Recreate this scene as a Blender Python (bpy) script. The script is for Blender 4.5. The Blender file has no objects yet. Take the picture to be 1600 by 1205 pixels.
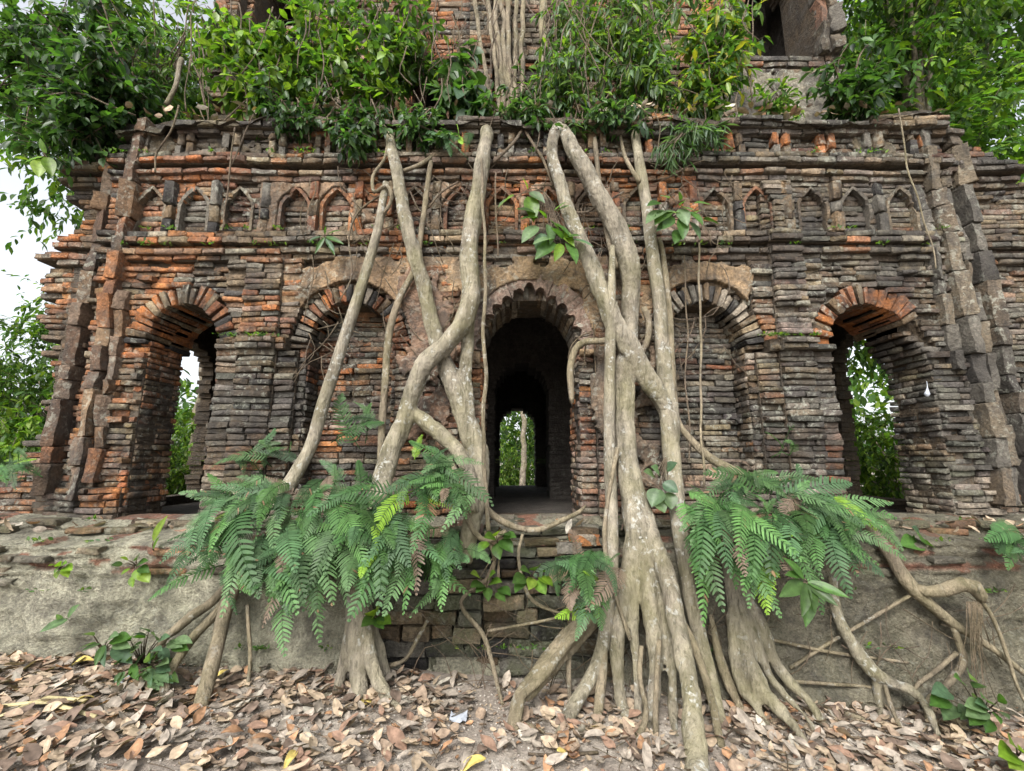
import bpy, math, random
import numpy as np
from mathutils import Vector, Matrix, noise
R = math.radians
rng = np.random.default_rng(7)
random.seed(11)
scn = bpy.context.scene
COL = scn.collection

# ------------------------------------------------------------------ camera, sky, sun, exposure
CAM = np.array([0.0, -3.2, 1.25]); FPX = 700.0; PITCH = R(9.53)
cam_d = bpy.data.cameras.new('camera'); cam = bpy.data.objects.new('camera', cam_d); COL.objects.link(cam)
cam_d.sensor_width = 36.0; cam_d.lens = 36.0*FPX/1600.0; cam_d.clip_start = 0.02; cam_d.clip_end = 500
cam.location = CAM; cam.rotation_euler = (R(90)+PITCH, 0, 0)
scn.camera = cam
world = bpy.data.worlds.new('World'); scn.world = world; world.use_nodes = True
wn = world.node_tree.nodes; wl = world.node_tree.links
bg = wn['Background']
sky = wn.new('ShaderNodeTexSky'); sky.sky_type = 'NISHITA'; sky.sun_disc = False
SUN_EL, SUN_AZ = R(44), R(197)
sky.sun_elevation = SUN_EL; sky.sun_rotation = SUN_AZ
sky.air_density = 1.0; sky.dust_density = 4.0; sky.ozone_density = 1.0
hs = wn.new('ShaderNodeHueSaturation'); hs.inputs['Saturation'].default_value = 0.25
wl.new(sky.outputs[0], hs.inputs['Color']); wl.new(hs.outputs[0], bg.inputs['Color'])
bg.inputs['Strength'].default_value = 0.14
sun_d = bpy.data.lights.new('sun', 'SUN'); sun = bpy.data.objects.new('sun', sun_d); COL.objects.link(sun)
sun_d.energy = 1.5; sun_d.angle = R(22); sun_d.color = (1.0, 0.96, 0.9)
sdir = Vector((math.sin(SUN_AZ)*math.cos(SUN_EL), math.cos(SUN_AZ)*math.cos(SUN_EL), math.sin(SUN_EL)))
sun.rotation_euler = sdir.to_track_quat('Z', 'Y').to_euler()
scn.view_settings.view_transform = 'Standard'; scn.view_settings.look = 'None'
scn.view_settings.gamma = 1.0; scn.view_settings.use_curve_mapping = False
scn.view_settings.exposure = 1.42
scn.cycles.max_bounces = 6; scn.cycles.transparent_max_bounces = 4

# ------------------------------------------------------------------ measuring helpers
CP, SP = math.cos(PITCH), math.sin(PITCH)
def ray(px, py):
    dx = (px-800)/FPX; dy = (602.5-py)/FPX
    return np.array([dx, CP-SP*dy, SP+CP*dy])
def P(px, py, Y):
    d = ray(px, py); t = (Y-CAM[1])/d[1]
    return CAM+d*t
def gz(x, y):
    xc = max(-6, min(6, x))
    return 0.02-0.047*xc + 0.02*noise.noise((x*0.9, y*0.9, 3.1)) + 0.012*noise.noise((x*3, y*3, 7.7))
def G(px, py, up=0.0):
    d = ray(px, py); z = 0.0
    for _ in range(6):
        t = (z+up-CAM[2])/d[2]; p = CAM+d*t; z = gz(p[0], p[1])
    return p
def depth(p): 
    q = np.asarray(p)-CAM
    return q[1]*CP+q[2]*SP
def proj(p):
    q = np.asarray(p)-CAM; f = q[1]*CP+q[2]*SP; u = -q[1]*SP+q[2]*CP
    return 800+FPX*q[0]/f, 602.5-FPX*u/f, f
def mpp(p): return depth(p)/FPX
def nz(x, y=0.0, z=0.0): return noise.noise((x, y, z))
def unit(v):
    v = np.asarray(v, float); return v/(np.linalg.norm(v)+1e-9)

# ------------------------------------------------------------------ object helpers
def mesh_np(name, V, F, C=None, smooth=True):
    """V (n,3), F (m,k) with k = 3 or 4, C (n,3) point colours"""
    V = np.asarray(V, np.float32); F = np.asarray(F, np.int32)
    me = bpy.data.meshes.new(name); k = F.shape[1]
    me.vertices.add(len(V)); me.vertices.foreach_set('co', V.ravel())
    me.loops.add(F.size); me.loops.foreach_set('vertex_index', F.ravel())
    me.polygons.add(len(F)); me.polygons.foreach_set('loop_start', np.arange(0, F.size, k, dtype=np.int32))
    me.polygons.foreach_set('use_smooth', np.full(len(F), smooth))
    if C is not None:
        a = me.color_attributes.new('Col', 'FLOAT_COLOR', 'POINT')
        a.data.foreach_set('color', np.concatenate([np.asarray(C, np.float32), np.ones((len(V), 1), np.float32)], 1).ravel())
    me.update(calc_edges=True); me.validate()
    return me
def obj(name, me, mat=None, parent=None, label=None, cat=None, group=None, kind=None, loc=None):
    o = bpy.data.objects.new(name, me); COL.objects.link(o)
    if mat is not None and me is not None and not me.materials: me.materials.append(mat)
    if parent is not None: o.parent = parent
    if loc is not None: o.location = loc
    tag(o, label, cat, group, kind); return o
def tag(o, label=None, cat=None, group=None, kind=None):
    if label: o['label'] = label
    if cat: o['category'] = cat
    if group: o['group'] = group
    if kind: o['kind'] = kind
    return o
def thing(name, loc, label, cat, group=None): return obj(name, None, None, None, label, cat, group, None, tuple(loc))
def rel(V, par): return np.asarray(V)-np.array(par.location)[None, :] if par is not None else np.asarray(V)

class Acc:
    def __init__(s): s.V = []; s.F = []; s.C = []; s.n = 0
    def add(s, V, F, c=None):
        V = np.asarray(V, float); s.V.append(V); s.F.append(np.asarray(F)+s.n)
        if c is not None:
            c = np.asarray(c, float); s.C.append(np.tile(c, (len(V), 1)) if c.ndim == 1 else c)
        s.n += len(V)
    def mesh(s, name, par=None, smooth=True):
        V = np.concatenate(s.V)
        return mesh_np(name, rel(V, par), np.concatenate(s.F), np.concatenate(s.C) if s.C else None, smooth)

# ------------------------------------------------------------------ materials
def mat_new(name):
    m = bpy.data.materials.new(name); m.use_nodes = True
    nt = m.node_tree; return m, nt.nodes, nt.links, nt.nodes['Principled BSDF']
def N(n, typ, **kw):
    x = n.new(typ)
    for k, v in kw.items():
        if k in x.inputs: x.inputs[k].default_value = v
        else: setattr(x, k, v)
    return x
def ramp(n, stops):
    r = n.new('ShaderNodeValToRGB'); e = r.color_ramp.elements
    while len(e) < len(stops): e.new(0.5)
    for i, (p, c) in enumerate(stops):
        e[i].position = p; e[i].color = (c, c, c, 1) if not hasattr(c, '__len__') else (*c, 1)
    return r
def mixc(n, l, fac, a, b, mode='MIX'):
    m = n.new('ShaderNodeMix'); m.data_type = 'RGBA'; m.blend_type = mode
    for i, v in ((0, fac), (6, a), (7, b)):
        if hasattr(v, 'is_output'): l.new(v, m.inputs[i])
        else: m.inputs[i].default_value = v if i == 0 else (*v, 1)
    return m.outputs[2]
def noise_n(n, l, pos, scale, detail=4, rough=0.55, dist=0.0):
    t = N(n, 'ShaderNodeTexNoise', Scale=scale, Detail=detail, Roughness=rough, Distortion=dist)
    l.new(pos, t.inputs['Vector']); return t.outputs['Fac']

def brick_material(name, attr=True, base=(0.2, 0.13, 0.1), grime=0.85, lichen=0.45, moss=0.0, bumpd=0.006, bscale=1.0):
    m, n, l, b = mat_new(name)
    geo = n.new('ShaderNodeNewGeometry'); pos = geo.outputs['Position']
    if attr:
        a = N(n, 'ShaderNodeVertexColor', layer_name='Col'); c = a.outputs[0]
    else:
        rgb = n.new('ShaderNodeRGB'); rgb.outputs[0].default_value = (*base, 1); c = rgb.outputs[0]
    fine = noise_n(n, l, pos, 55*bscale, 6, 0.7)
    mid = noise_n(n, l, pos, 14*bscale, 5, 0.6)
    big = noise_n(n, l, pos, 1.9, 5, 0.62, 0.6)
    v = ramp(n, [(0.3, 0.35), (0.68, 1.5)]); l.new(fine, v.inputs[0]); c = mixc(n, l, 0.8, c, v.outputs[0], 'MULTIPLY')
    v2 = ramp(n, [(0.32, 0.5), (0.68, 1.35)]); l.new(mid, v2.inputs[0]); c = mixc(n, l, 0.7, c, v2.outputs[0], 'MULTIPLY')
    # black algae crust with a shape of its own
    g = ramp(n, [(0.45, 0.0), (0.60, 1.0)]); l.new(big, g.inputs[0])
    gm = N(n, 'ShaderNodeMath', operation='MULTIPLY'); l.new(g.outputs[0], gm.inputs[0]); gm.inputs[1].default_value = grime
    gm2 = N(n, 'ShaderNodeMath', operation='MULTIPLY'); l.new(gm.outputs[0], gm2.inputs[0])
    gr = ramp(n, [(0.35, 0.2), (0.6, 1.0)]); l.new(mid, gr.inputs[0]); l.new(gr.outputs[0], gm2.inputs[1])
    c = mixc(n, l, gm2.outputs[0], c, (0.03, 0.028, 0.027))
    gf = noise_n(n, l, pos, 5.5, 7, 0.72, 0.5); gfr = ramp(n, [(0.46, 0.0), (0.62, 0.6)]); l.new(gf, gfr.inputs[0])
    c = mixc(n, l, gfr.outputs[0], c, (0.088, 0.08, 0.07))
    # dark rain streaks
    mpS = n.new('ShaderNodeMapping'); l.new(pos, mpS.inputs[0]); mpS.inputs['Scale'].default_value = (2.6, 2.6, .55)
    sk_ = noise_n(n, l, mpS.outputs[0], 2.2, 6, 0.68, 0.7); skr = ramp(n, [(0.53, 0.0), (0.66, 0.8*grime)]); l.new(sk_, skr.inputs[0]); c = mixc(n, l, skr.outputs[0], c, (0.034, 0.032, 0.031))
    # pale lichen flecks
    li = noise_n(n, l, pos, 23*bscale, 4, 0.65, 0.4); lr = ramp(n, [(0.53, 0.0), (0.62, 1.0)]); l.new(li, lr.inputs[0])
    li2 = noise_n(n, l, pos, 2.3, 3, 0.5); lr2 = ramp(n, [(0.42, 0.0), (0.62, 1.0)]); l.new(li2, lr2.inputs[0])
    lm = N(n, 'ShaderNodeMath', operation='MULTIPLY'); l.new(lr.outputs[0], lm.inputs[0]); l.new(lr2.outputs[0], lm.inputs[1])
    lm2 = N(n, 'ShaderNodeMath', operation='MULTIPLY'); l.new(lm.outputs[0], lm2.inputs[0]); lm2.inputs[1].default_value = lichen
    c = mixc(n, l, lm2.outputs[0], c, (0.42, 0.43, 0.36))
    if moss > 0:
        mo = noise_n(n, l, pos, 4.5, 6, 0.7); mr = ramp(n, [(0.45, 0.0), (0.65, 1.0)]); l.new(mo, mr.inputs[0])
        mm = N(n, 'ShaderNodeMath', operation='MULTIPLY'); l.new(mr.outputs[0], mm.inputs[0]); mm.inputs[1].default_value = moss
        c = mixc(n, l, mm.outputs[0], c, (0.10, 0.115, 0.055))
    l.new(c, b.inputs['Base Color']); b.inputs['Roughness'].default_value = 0.92; b.inputs['Specular IOR Level'].default_value = 0.2
    hsum = N(n, 'ShaderNodeMath', operation='ADD'); l.new(fine, hsum.inputs[0]); l.new(mid, hsum.inputs[1])
    bp = N(n, 'ShaderNodeBump', Strength=1.0, Distance=bumpd*4); l.new(hsum.outputs[0], bp.inputs['Height']); l.new(bp.outputs[0], b.inputs['Normal'])
    return m
M_BRICK = brick_material('weathered_brick')
M_MORTAR = brick_material('mortar', False, (0.10, 0.075, 0.05), 0.6, 0.15)
M_PLASTER = brick_material('pink_lime_plaster', True, grime=0.85, lichen=0.5, bumpd=0.006)
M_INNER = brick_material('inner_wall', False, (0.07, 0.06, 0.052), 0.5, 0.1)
M_MUD = brick_material('mud_plaster', True, grime=0.25, lichen=0.35, moss=0.2, bumpd=0.014, bscale=1.3)
M_BLOCK = brick_material('mossy_block', True, grime=0.5, lichen=0.35, moss=0.5, bumpd=0.009)

def leaf_material(name, trans=0.35, rough=0.5, spec=0.35, vary=0.35, bump=True):
    m, n, l, b = mat_new(name)
    a = N(n, 'ShaderNodeVertexColor', layer_name='Col'); geo = n.new('ShaderNodeNewGeometry')
    f = noise_n(n, l, geo.outputs['Position'], 40, 3, 0.6)
    v = ramp(n, [(0.25, 1-vary), (0.75, 1+vary)]); l.new(f, v.inputs[0])
    c = mixc(n, l, 1.0, a.outputs[0], v.outputs[0], 'MULTIPLY')
    l.new(c, b.inputs['Base Color']); b.inputs['Roughness'].default_value = rough; b.inputs['Specular IOR Level'].default_value = spec
    if trans > 0:
        t = n.new('ShaderNodeBsdfTranslucent'); c2 = mixc(n, l, 1.0, c, (1.35, 1.5, 0.6), 'MULTIPLY'); l.new(c2, t.inputs['Color'])
        mx = n.new('ShaderNodeMixShader'); mx.inputs[0].default_value = trans
        l.new(b.outputs[0], mx.inputs[1]); l.new(t.outputs[0], mx.inputs[2])
        l.new(mx.outputs[0], n['Material Output'].inputs['Surface'])
    return m
M_LEAF = leaf_material('green_leaf', 0.48, 0.42, 0.45)
M_FERN = leaf_material('fern_leaf', 0.25, 0.55, 0.3, 0.25)
M_FAR = leaf_material('far_leaf', 0.45, 0.5, 0.3)
M_DRY = leaf_material('dry_leaf', 0.08, 0.75, 0.2, 0.4)

def bark_material(name, base, moss, lich, stretch=(1, 1, 1), lichscale=16):
    m, n, l, b = mat_new(name)
    geo = n.new('ShaderNodeNewGeometry'); mp = n.new('ShaderNodeMapping'); l.new(geo.outputs['Position'], mp.inputs[0]); mp.inputs['Scale'].default_value = stretch
    pos = mp.outputs[0]
    mid = noise_n(n, l, pos, 9, 6, 0.65); fine = noise_n(n, l, pos, 60, 5, 0.7); big = noise_n(n, l, geo.outputs['Position'], 2.6, 4, 0.6)
    cr = ramp(n, [(0.3, tuple(x*0.38 for x in base)), (0.5, base), (0.7, tuple(min(1, x*1.55) for x in base))]); l.new(mid, cr.inputs[0]); c = cr.outputs[0]
    fr = ramp(n, [(0.3, 0.7), (0.7, 1.2)]); l.new(fine, fr.inputs[0]); c = mixc(n, l, 0.8, c, fr.outputs[0], 'MULTIPLY')
    mp2 = n.new('ShaderNodeMapping'); l.new(geo.outputs['Position'], mp2.inputs[0]); mp2.inputs['Scale'].default_value = (1, 1, .22)
    ck = noise_n(n, l, mp2.outputs[0], 46, 5, 0.7, 0.8); ckr = ramp(n, [(0.36, 0.35), (0.47, 1.0)]); l.new(ck, ckr.inputs[0]); c = mixc(n, l, 0.75, c, ckr.outputs[0], 'MULTIPLY')
    stn = noise_n(n, l, geo.outputs['Position'], 4.2, 5, 0.65, 0.5); str_ = ramp(n, [(0.52, 0.0), (0.68, 0.55)]); l.new(stn, str_.inputs[0]); c = mixc(n, l, str_.outputs[0], c, (0.085, 0.068, 0.05))
    br = ramp(n, [(0.42, 0.0), (0.62, moss)]); l.new(big, br.inputs[0]); c = mixc(n, l, br.outputs[0], c, (0.19, 0.18, 0.07))
    vo = N(n, 'ShaderNodeTexVoronoi', Scale=lichscale, feature='SMOOTH_F1', Smoothness=0.3)
    dn = N(n, 'ShaderNodeTexNoise', Scale=30, Detail=3); l.new(geo.outputs['Position'], dn.inputs['Vector'])
    va = N(n, 'ShaderNodeVectorMath', operation='MULTIPLY_ADD'); l.new(dn.outputs['Color'], va.inputs[0]); va.inputs[1].default_value = (0.14, 0.14, 0.14); l.new(geo.outputs['Position'], va.inputs[2])
    l.new(va.outputs[0], vo.inputs['Vector'])
    vr = ramp(n, [(0.16, 1.0), (0.36, 0.0)]); l.new(vo.outputs['Distance'], vr.inputs[0])
    b2 = noise_n(n, l, geo.outputs['Position'], 3.4, 3, 0.5); b2r = ramp(n, [(0.42, 0.0), (0.6, lich)]); l.new(b2, b2r.inputs[0])
    mm = N(n, 'ShaderNodeMath', operation='MULTIPLY'); l.new(vr.outputs[0], mm.inputs[0]); l.new(b2r.outputs[0], mm.inputs[1])
    c = mixc(n, l, mm.outputs[0], c, (0.40, 0.40, 0.36))
    l.new(c, b.inputs['Base Color']); b.inputs['Roughness'].default_value = 0.8; b.inputs['Specular IOR Level'].default_value = 0.25
    ad0 = N(n, 'ShaderNodeMath', operation='ADD'); l.new(mid, ad0.inputs[0]); l.new(fine, ad0.inputs[1])
    ad = N(n, 'ShaderNodeMath', operation='ADD'); l.new(ad0.outputs[0], ad.inputs[0]); l.new(ck, ad.inputs[1])
    bp = N(n, 'ShaderNodeBump', Strength=0.9, Distance=0.02); l.new(ad.outputs[0], bp.inputs['Height']); l.new(bp.outputs[0], b.inputs['Normal'])
    return m
M_BARK = bark_material('fig_bark', (0.25, 0.222, 0.17), 0.38, 1.0, (1.3, 1.3, .45))
M_ROOT = bark_material('root_bark', (0.215, 0.178, 0.125), 0.25, 0.5, (1.3, 1.3, .5))
M_TWIG = bark_material('twig_bark', (0.13, 0.098, 0.07), 0.15, 0.2)
M_REDROOT = bark_material('red_aerial_root', (0.13, 0.07, 0.05), 0.0, 0.1, (2, 2, .3))
M_TRUNK = bark_material('tree_bark', (0.2, 0.17, 0.13), 0.3, 0.5)

def ground_material():
    m, n, l, b = mat_new('gravelly_soil')
    geo = n.new('ShaderNodeNewGeometry'); pos = geo.outputs['Position']
    a = noise_n(n, l, pos, 3, 6, 0.6); f = noise_n(n, l, pos, 70, 6, 0.7)
    c = ramp(n, [(0.3, (0.16, 0.13, 0.105)), (0.55, (0.31, 0.27, 0.225)), (0.75, (0.41, 0.37, 0.32))]); l.new(a, c.inputs[0])
    v = ramp(n, [(0.3, 0.5), (0.7, 1.35)]); l.new(f, v.inputs[0]); cc = mixc(n, l, 0.85, c.outputs[0], v.outputs[0], 'MULTIPLY')
    l.new(cc, b.inputs['Base Color']); b.inputs['Roughness'].default_value = 0.95
    bp = N(n, 'ShaderNodeBump', Strength=1.0, Distance=0.012); l.new(f, bp.inputs['Height']); l.new(bp.outputs[0], b.inputs['Normal'])
    return m
M_GROUND = ground_material()
def plain(name, col, rough=0.6):
    m, n, l, b = mat_new(name); geo = n.new('ShaderNodeNewGeometry')
    f = noise_n(n, l, geo.outputs['Position'], 60, 3); v = ramp(n, [(0.3, tuple(x*0.75 for x in col)), (0.7, col)]); l.new(f, v.inputs[0])
    l.new(v.outputs[0], b.inputs['Base Color']); b.inputs['Roughness'].default_value = rough; return m
M_SCRAP = plain('pale_plastic', (0.38, 0.41, 0.46), 0.4)

# ------------------------------------------------------------------ ground sheet
def axis(lo, hi, flo, fhi, fine, grow=1.35):
    a = list(np.arange(flo, fhi+1e-6, fine)); s = fine
    while a[-1] < hi: s *= grow; a.append(a[-1]+s)
    s = fine
    while a[0] > lo: s *= grow; a.insert(0, a[0]-s)
    return np.array(a)
def grid_faces(nu, nv):
    i = np.arange(nu*nv).reshape(nu, nv)
    return np.stack([i[:-1, :-1].ravel(), i[1:, :-1].ravel(), i[1:, 1:].ravel(), i[:-1, 1:].ravel()], 1)
gx = axis(-150, 150, -4, 4, 0.05); gy = axis(-150, 150, -2.2, 0.2, 0.05)
gV = np.array([(x, y, gz(x, y)) for x in gx for y in gy])
obj('ground', mesh_np('ground', gV, grid_faces(len(gx), len(gy))), M_GROUND, kind='structure')

# ------------------------------------------------------------------ brick shapes
def _brick_faces(S_, T_):
    f = []; idx = lambda i, j: i*T_+j
    for i in range(S_-1):
        for j in range(T_-1): f.append((idx(i, j), idx(i+1, j), idx(i+1, j+1), idx(i, j+1)))
    per = [(i, 0) for i in range(S_)]+[(S_-1, j) for j in range(1, T_)]+[(i, T_-1) for i in range(S_-2, -1, -1)]+[(0, j) for j in range(T_-2, 0, -1)]
    n0 = S_*T_+len(per); k = len(per); m0 = S_*T_
    for a in range(k):
        b = (a+1) % k; f.append((m0+b, m0+a, n0+a, n0+b))
    return np.array(f), [idx(*p) for p in per]
BF, BPER = _brick_faces(5, 4)
RF, RPER = _brick_faces(5, 7)
BFI = BF[:, ::-1]; RFI = RF[:, ::-1]
def brick_verts(q, yf, yb, wear=1.0):
    """q: 4 corners (u,z) c00 c10 c11 c01; returns verts (u, depth, z)"""
    q = np.asarray(q, float); L = np.linalg.norm(q[1]-q[0])+1e-6; H = np.linalg.norm(q[3]-q[0])+1e-6
    a = min(0.3, 0.008/L); b = min(0.3, 0.006/H); mid = 0.5+rng.uniform(-.15, .15)
    s = np.array([0, a, mid, 1-a, 1]); t = np.array([0, b, 1-b, 1])
    s, t = np.meshgrid(s, t, indexing='ij'); s = s.ravel(); t = t.ravel()
    uz = ((1-s)*(1-t))[:, None]*q[0]+(s*(1-t))[:, None]*q[1]+(s*t)[:, None]*q[2]+((1-s)*t)[:, None]*q[3]
    edge = (s == 0) | (s == 1) | (t == 0) | (t == 1); corner = ((s == 0) | (s == 1)) & ((t == 0) | (t == 1))
    d = np.full(len(s), yf)+rng.normal(0, .0032*wear, len(s))+rng.uniform(-.01, .01)*wear*(s-.5)
    d += edge*rng.uniform(.0, .007, len(s))*wear + corner*rng.uniform(.0, .008, len(s))*wear
    cen = uz.mean(0); inset = edge*rng.uniform(0, .045, len(s))*wear+corner*rng.uniform(0, .03, len(s))*wear
    uz = uz+(cen-uz)*inset[:, None]+rng.normal(0, .0018*wear, uz.shape)
    V = np.column_stack([uz[:, 0], d, uz[:, 1]])
    back = V[BPER].copy(); back[:, 1] = yb
    return np.vstack([V, V[BPER], back])
def rock_verts(q, yf, yb, wear=1.0):
    q = np.asarray(q, float); s = np.array([0, .08, .5, .92, 1]); t = np.array([0, .06, .25, .5, .75, .94, 1.])
    s, t = np.meshgrid(s, t, indexing='ij'); s = s.ravel(); t = t.ravel()
    uz = ((1-s)*(1-t))[:, None]*q[0]+(s*(1-t))[:, None]*q[1]+(s*t)[:, None]*q[2]+((1-s)*t)[:, None]*q[3]
    edge = (s == 0) | (s == 1) | (t == 0) | (t == 1); sd = rng.uniform(0, 50)
    d = np.array([yf+.022*wear*nz(u*9, z_*9, sd)+.008*wear*nz(u*31, z_*31, sd) for u, z_ in uz])+rng.normal(0, .025)*(s-.5)*wear+rng.normal(0, .02)*(t-.5)*wear
    d += edge*rng.uniform(.0, .009, len(s))*wear
    uz = uz+np.array([[.014*wear*nz(z_*13, sd, 1), .007*wear*nz(u*17, sd, 2)] for u, z_ in uz])+rng.normal(0, .0025*wear, uz.shape)*edge[:, None]
    V = np.column_stack([uz[:, 0], d, uz[:, 1]]); back = V[RPER].copy(); back[:, 1] = yb
    return np.vstack([V, V[RPER], back])
PAL = dict(orange=(0.44, 0.17, 0.058), red=(0.29, 0.118, 0.056), brown=(0.175, 0.122, 0.072), grey=(0.18, 0.164, 0.135),
           dark=(0.042, 0.039, 0.037), pale=(0.33, 0.28, 0.215), tan=(0.28, 0.215, 0.135), mossy=(0.12, 0.12, 0.08))
PK = list(PAL)
def zone(x, z):
    w = dict(orange=.12, red=.13, brown=.28, grey=.22, dark=.14, pale=.06, tan=.05, mossy=.0)
    n1 = nz(x*1.3, z*1.3, 1.0); n2 = nz(x*1.1, z*1.6, 9.0)
    if x < -2.5: w.update(orange=.3+.5*max(0, n1), red=.15, brown=.25, grey=.14, dark=.1, tan=.14)
    elif x < -1.5 and z < 2.0: w.update(grey=.3, dark=.24+.5*max(0, n2), pale=.16, orange=.04, red=.05, brown=.2)
    elif abs(x-.1) < 1.0: w.update(orange=.2+.4*max(0, n1), red=.28, pale=.2, grey=.15, dark=.08)
    elif x > 1.2: w.update(grey=.36, dark=.2+.5*max(0, n2), brown=.24, orange=.03, red=.03, tan=.12, pale=.08)
    if z < 1.25: w.update(pale=.26, grey=.28, dark=.08, brown=.25, orange=.06)
    if x < -2.6 and z < 1.7: w.update(orange=.32, tan=.18)
    if x > 2.3 and z < 1.9: w.update(mossy=.22, grey=.35)
    if z > 3.55: w.update(orange=.03, red=.06, brown=.3, grey=.32, dark=.26)
    if 2.7 < z < 3.5 and abs(x) < 1.6: w.update(orange=.22, red=.26, pale=.14)
    if 1.15 < z < 2.1 and (-2.25 < x < -.8 or x > .9): w['dark'] = w['dark']*1.5+.22
    if x > 1.9 and z > 1.1: w['dark'] = w['dark']*1.2+.16
    if z < 2.75 and x < -2.55: w['orange'] *= 1.25
    w['dark'] = max(0, w['dark']*.9+.35*n2); w['orange'] = max(0, w['orange']+.2*n1)
    sc_ = [max(1e-4, w[k])*math.exp(3.3*nz(x*2.4+7*i, z*3.4-5*i, 3.3*i)+.8*rng.normal()) for i, k in enumerate(PK)]
    o_ = np.argsort(sc_)[::-1]; c = .72*np.array(PAL[PK[o_[0]]])+.28*np.array(PAL[PK[o_[1]]])
    return c*rng.uniform(.82, 1.2)*(1+rng.normal(0, .03, 3))

BRICKS = []       # (world verts, faces, colour, owner part, name)
MAPS = {'front': lambda o: (lambda V: np.column_stack([V[:, 0], V[:, 1]+o, V[:, 2]])),
        '+x': lambda o: (lambda V: np.column_stack([o-V[:, 1], V[:, 0], V[:, 2]])),
        '-x': lambda o: (lambda V: np.column_stack([o+V[:, 1], V[:, 0], V[:, 2]]))}
def warp(V):
    V = np.array(V, float)
    for p in V:
        if p[1] < .8 and p[2] > .6:
            p[2] += .016*nz(p[0]*.8, p[2]*.9, 61)+.007*nz(p[0]*3.2, p[2]*3.0, 62); p[1] += .02*nz(p[0]*1.3, p[2]*1.3, 63)
    return V
def put_brick(q, yf, yb, mp, col, owner, name='brick', wear=1.0, flip=False, rock=False):
    V = warp(mp((rock_verts if rock else brick_verts)(q, yf, yb, wear))); BRICKS.append([V, (RFI if flip else RF) if rock else (BFI if flip else BF), col, owner, name])
BOXF = np.array([(0, 1, 2, 3), (7, 6, 5, 4), (0, 4, 5, 1), (1, 5, 6, 2), (2, 6, 7, 3), (3, 7, 4, 0)])
def box_verts(x0, x1, y0, y1, z0, z1):
    return np.array([(x0, y0, z0), (x1, y0, z0), (x1, y0, z1), (x0, y0, z1), (x0, y1, z0), (x1, y1, z0), (x1, y1, z1), (x0, y1, z1)], float)

# ------------------------------------------------------------------ temple
temple = thing('ruined_temple', (0.1, 0.3, 0.0), 'ruined brick temple with arched openings overgrown by fig roots', 'temple')
CH = 0.043
class Arch:
    def __init__(s, xc, w, zs, h, ring, z0, through, back=.2, thick=.46, name=''):
        s.xc, s.w, s.zs, s.h, s.ring, s.z0, s.through, s.back, s.thick, s.name = xc, w, zs, h, ring, z0, through, back, thick, name
    def half(s, z, extra=0.0):
        if z < s.z0: return -1
        if z <= s.zs: return s.w+(0 if extra == 0 else 0)
        q = (z-s.zs)/(s.h+extra)
        return -1 if q >= 1 else (s.w+extra)*math.sqrt(1-q**1.85)
def lims(A, z, extra=0.0):
    h = A.half(z, extra); jr = getattr(A, 'jr', 0)
    if h <= 0: return None
    k = 1 if z < A.zs-.12 else max(0, (A.zs+.1-z)/.22)
    return A.xc-h, A.xc+h+jr*k
A_L = Arch(-2.425, .265, 2.10, .30, .15, .86, True)
A_BL = Arch(-1.19, .315, 2.06, .36, .13, 1.05, False, .2)
A_C = Arch(.13, .355, 2.04, .42, .10, .84, True)
A_BR = Arch(1.42, .30, 2.06, .36, .14, 1.05, False, .2)
A_R = Arch(2.62, .29, 2.10, .30, .15, .86, True)
ARCHES = [A_L, A_BL, A_C, A_BR, A_R]
A_R.jr = .17; A_L.thick = .35; A_R.thick = .40
NICHES = [(-2.80, 0), (-2.46, 0), (-2.12, 0), (-1.68, 0), (-1.36, 0), (-.76, 0), (-.40, 0), (-.08, 0), (.28, 0), (.62, 0), (.98, 0), (1.58, 0), (1.90, 0), (2.33, 0), (2.66, 0), (3.02, 0)]
NZ0, NZS, NZ1 = 2.99, 3.20, 3.345; NW = .105
def niche_half(z):
    if z < NZ0 or z > NZ1: return -1
    if z <= NZS: return NW
    q = (z-NZS)/(NZ1-NZS); return NW*(1-q**1.5)
FEAT = [  # x0, x1, z0, z1, dy  (negative = proud)
    (-2.13, -1.56, .8, 2.76, -.05), (-1.97, -1.70, .8, 2.76, -.035), (1.78, 2.31, .8, 2.76, -.05), (1.93, 2.17, .8, 3.40, -.035),
    (-.84, -.38, .8, 2.72, -.04), (.60, 1.08, .8, 2.72, -.04), (-2.13, -1.52, 2.03, 2.13, -.05), (1.74, 2.33, 2.05, 2.13, -.06),
    (-3.3, -2.71, .8, 1.05, -.04), (-2.75, -2.69, 1.05, 2.0, -.02),
    (-4, 4.2, 2.74, 2.79, -.035), (-4, 4.2, 2.79, 2.84, -.06), (-4, 4.2, 2.90, 2.965, -.06), (-4, 4.2, 3.385, 3.44, -.03), (-4, 4.2, 3.44, 3.485, -.055),
    (-4, 4.2, 3.53, 3.585, -.09), (-4, 4.2, 3.79, 3.84, -.05), (-4, 4.2, 3.84, 3.90, -.10), (-4, 4.2, 3.90, 4.0, -.07),
    (-4, -3.13, .6, 4, .10), (3.42, 4.3, .6, 4, .10)]
def left_edge(z):
    zs = [.5, 1.0, 1.3, 1.6, 1.9, 2.1, 2.4, 2.8, 3.0, 3.2, 3.45, 3.55, 3.6, 4.1]; xs = [-3.9, -3.72, -3.5, -3.42, -3.42, -3.5, -3.6, -3.68, -3.45, -3.45, -3.62, -3.55, -3.12, -3.1]
    return float(np.interp(z, zs, xs))
def right_edge(z): return float(np.interp(z, [.5, 2.9, 3.3, 3.6, 3.75, 3.85, 4.1], [4.4, 4.3, 4.2, 4.0, 3.8, 3.5, 3.45]))
core = Acc(); M_FRONT = MAPS['front'](0.0)
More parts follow.
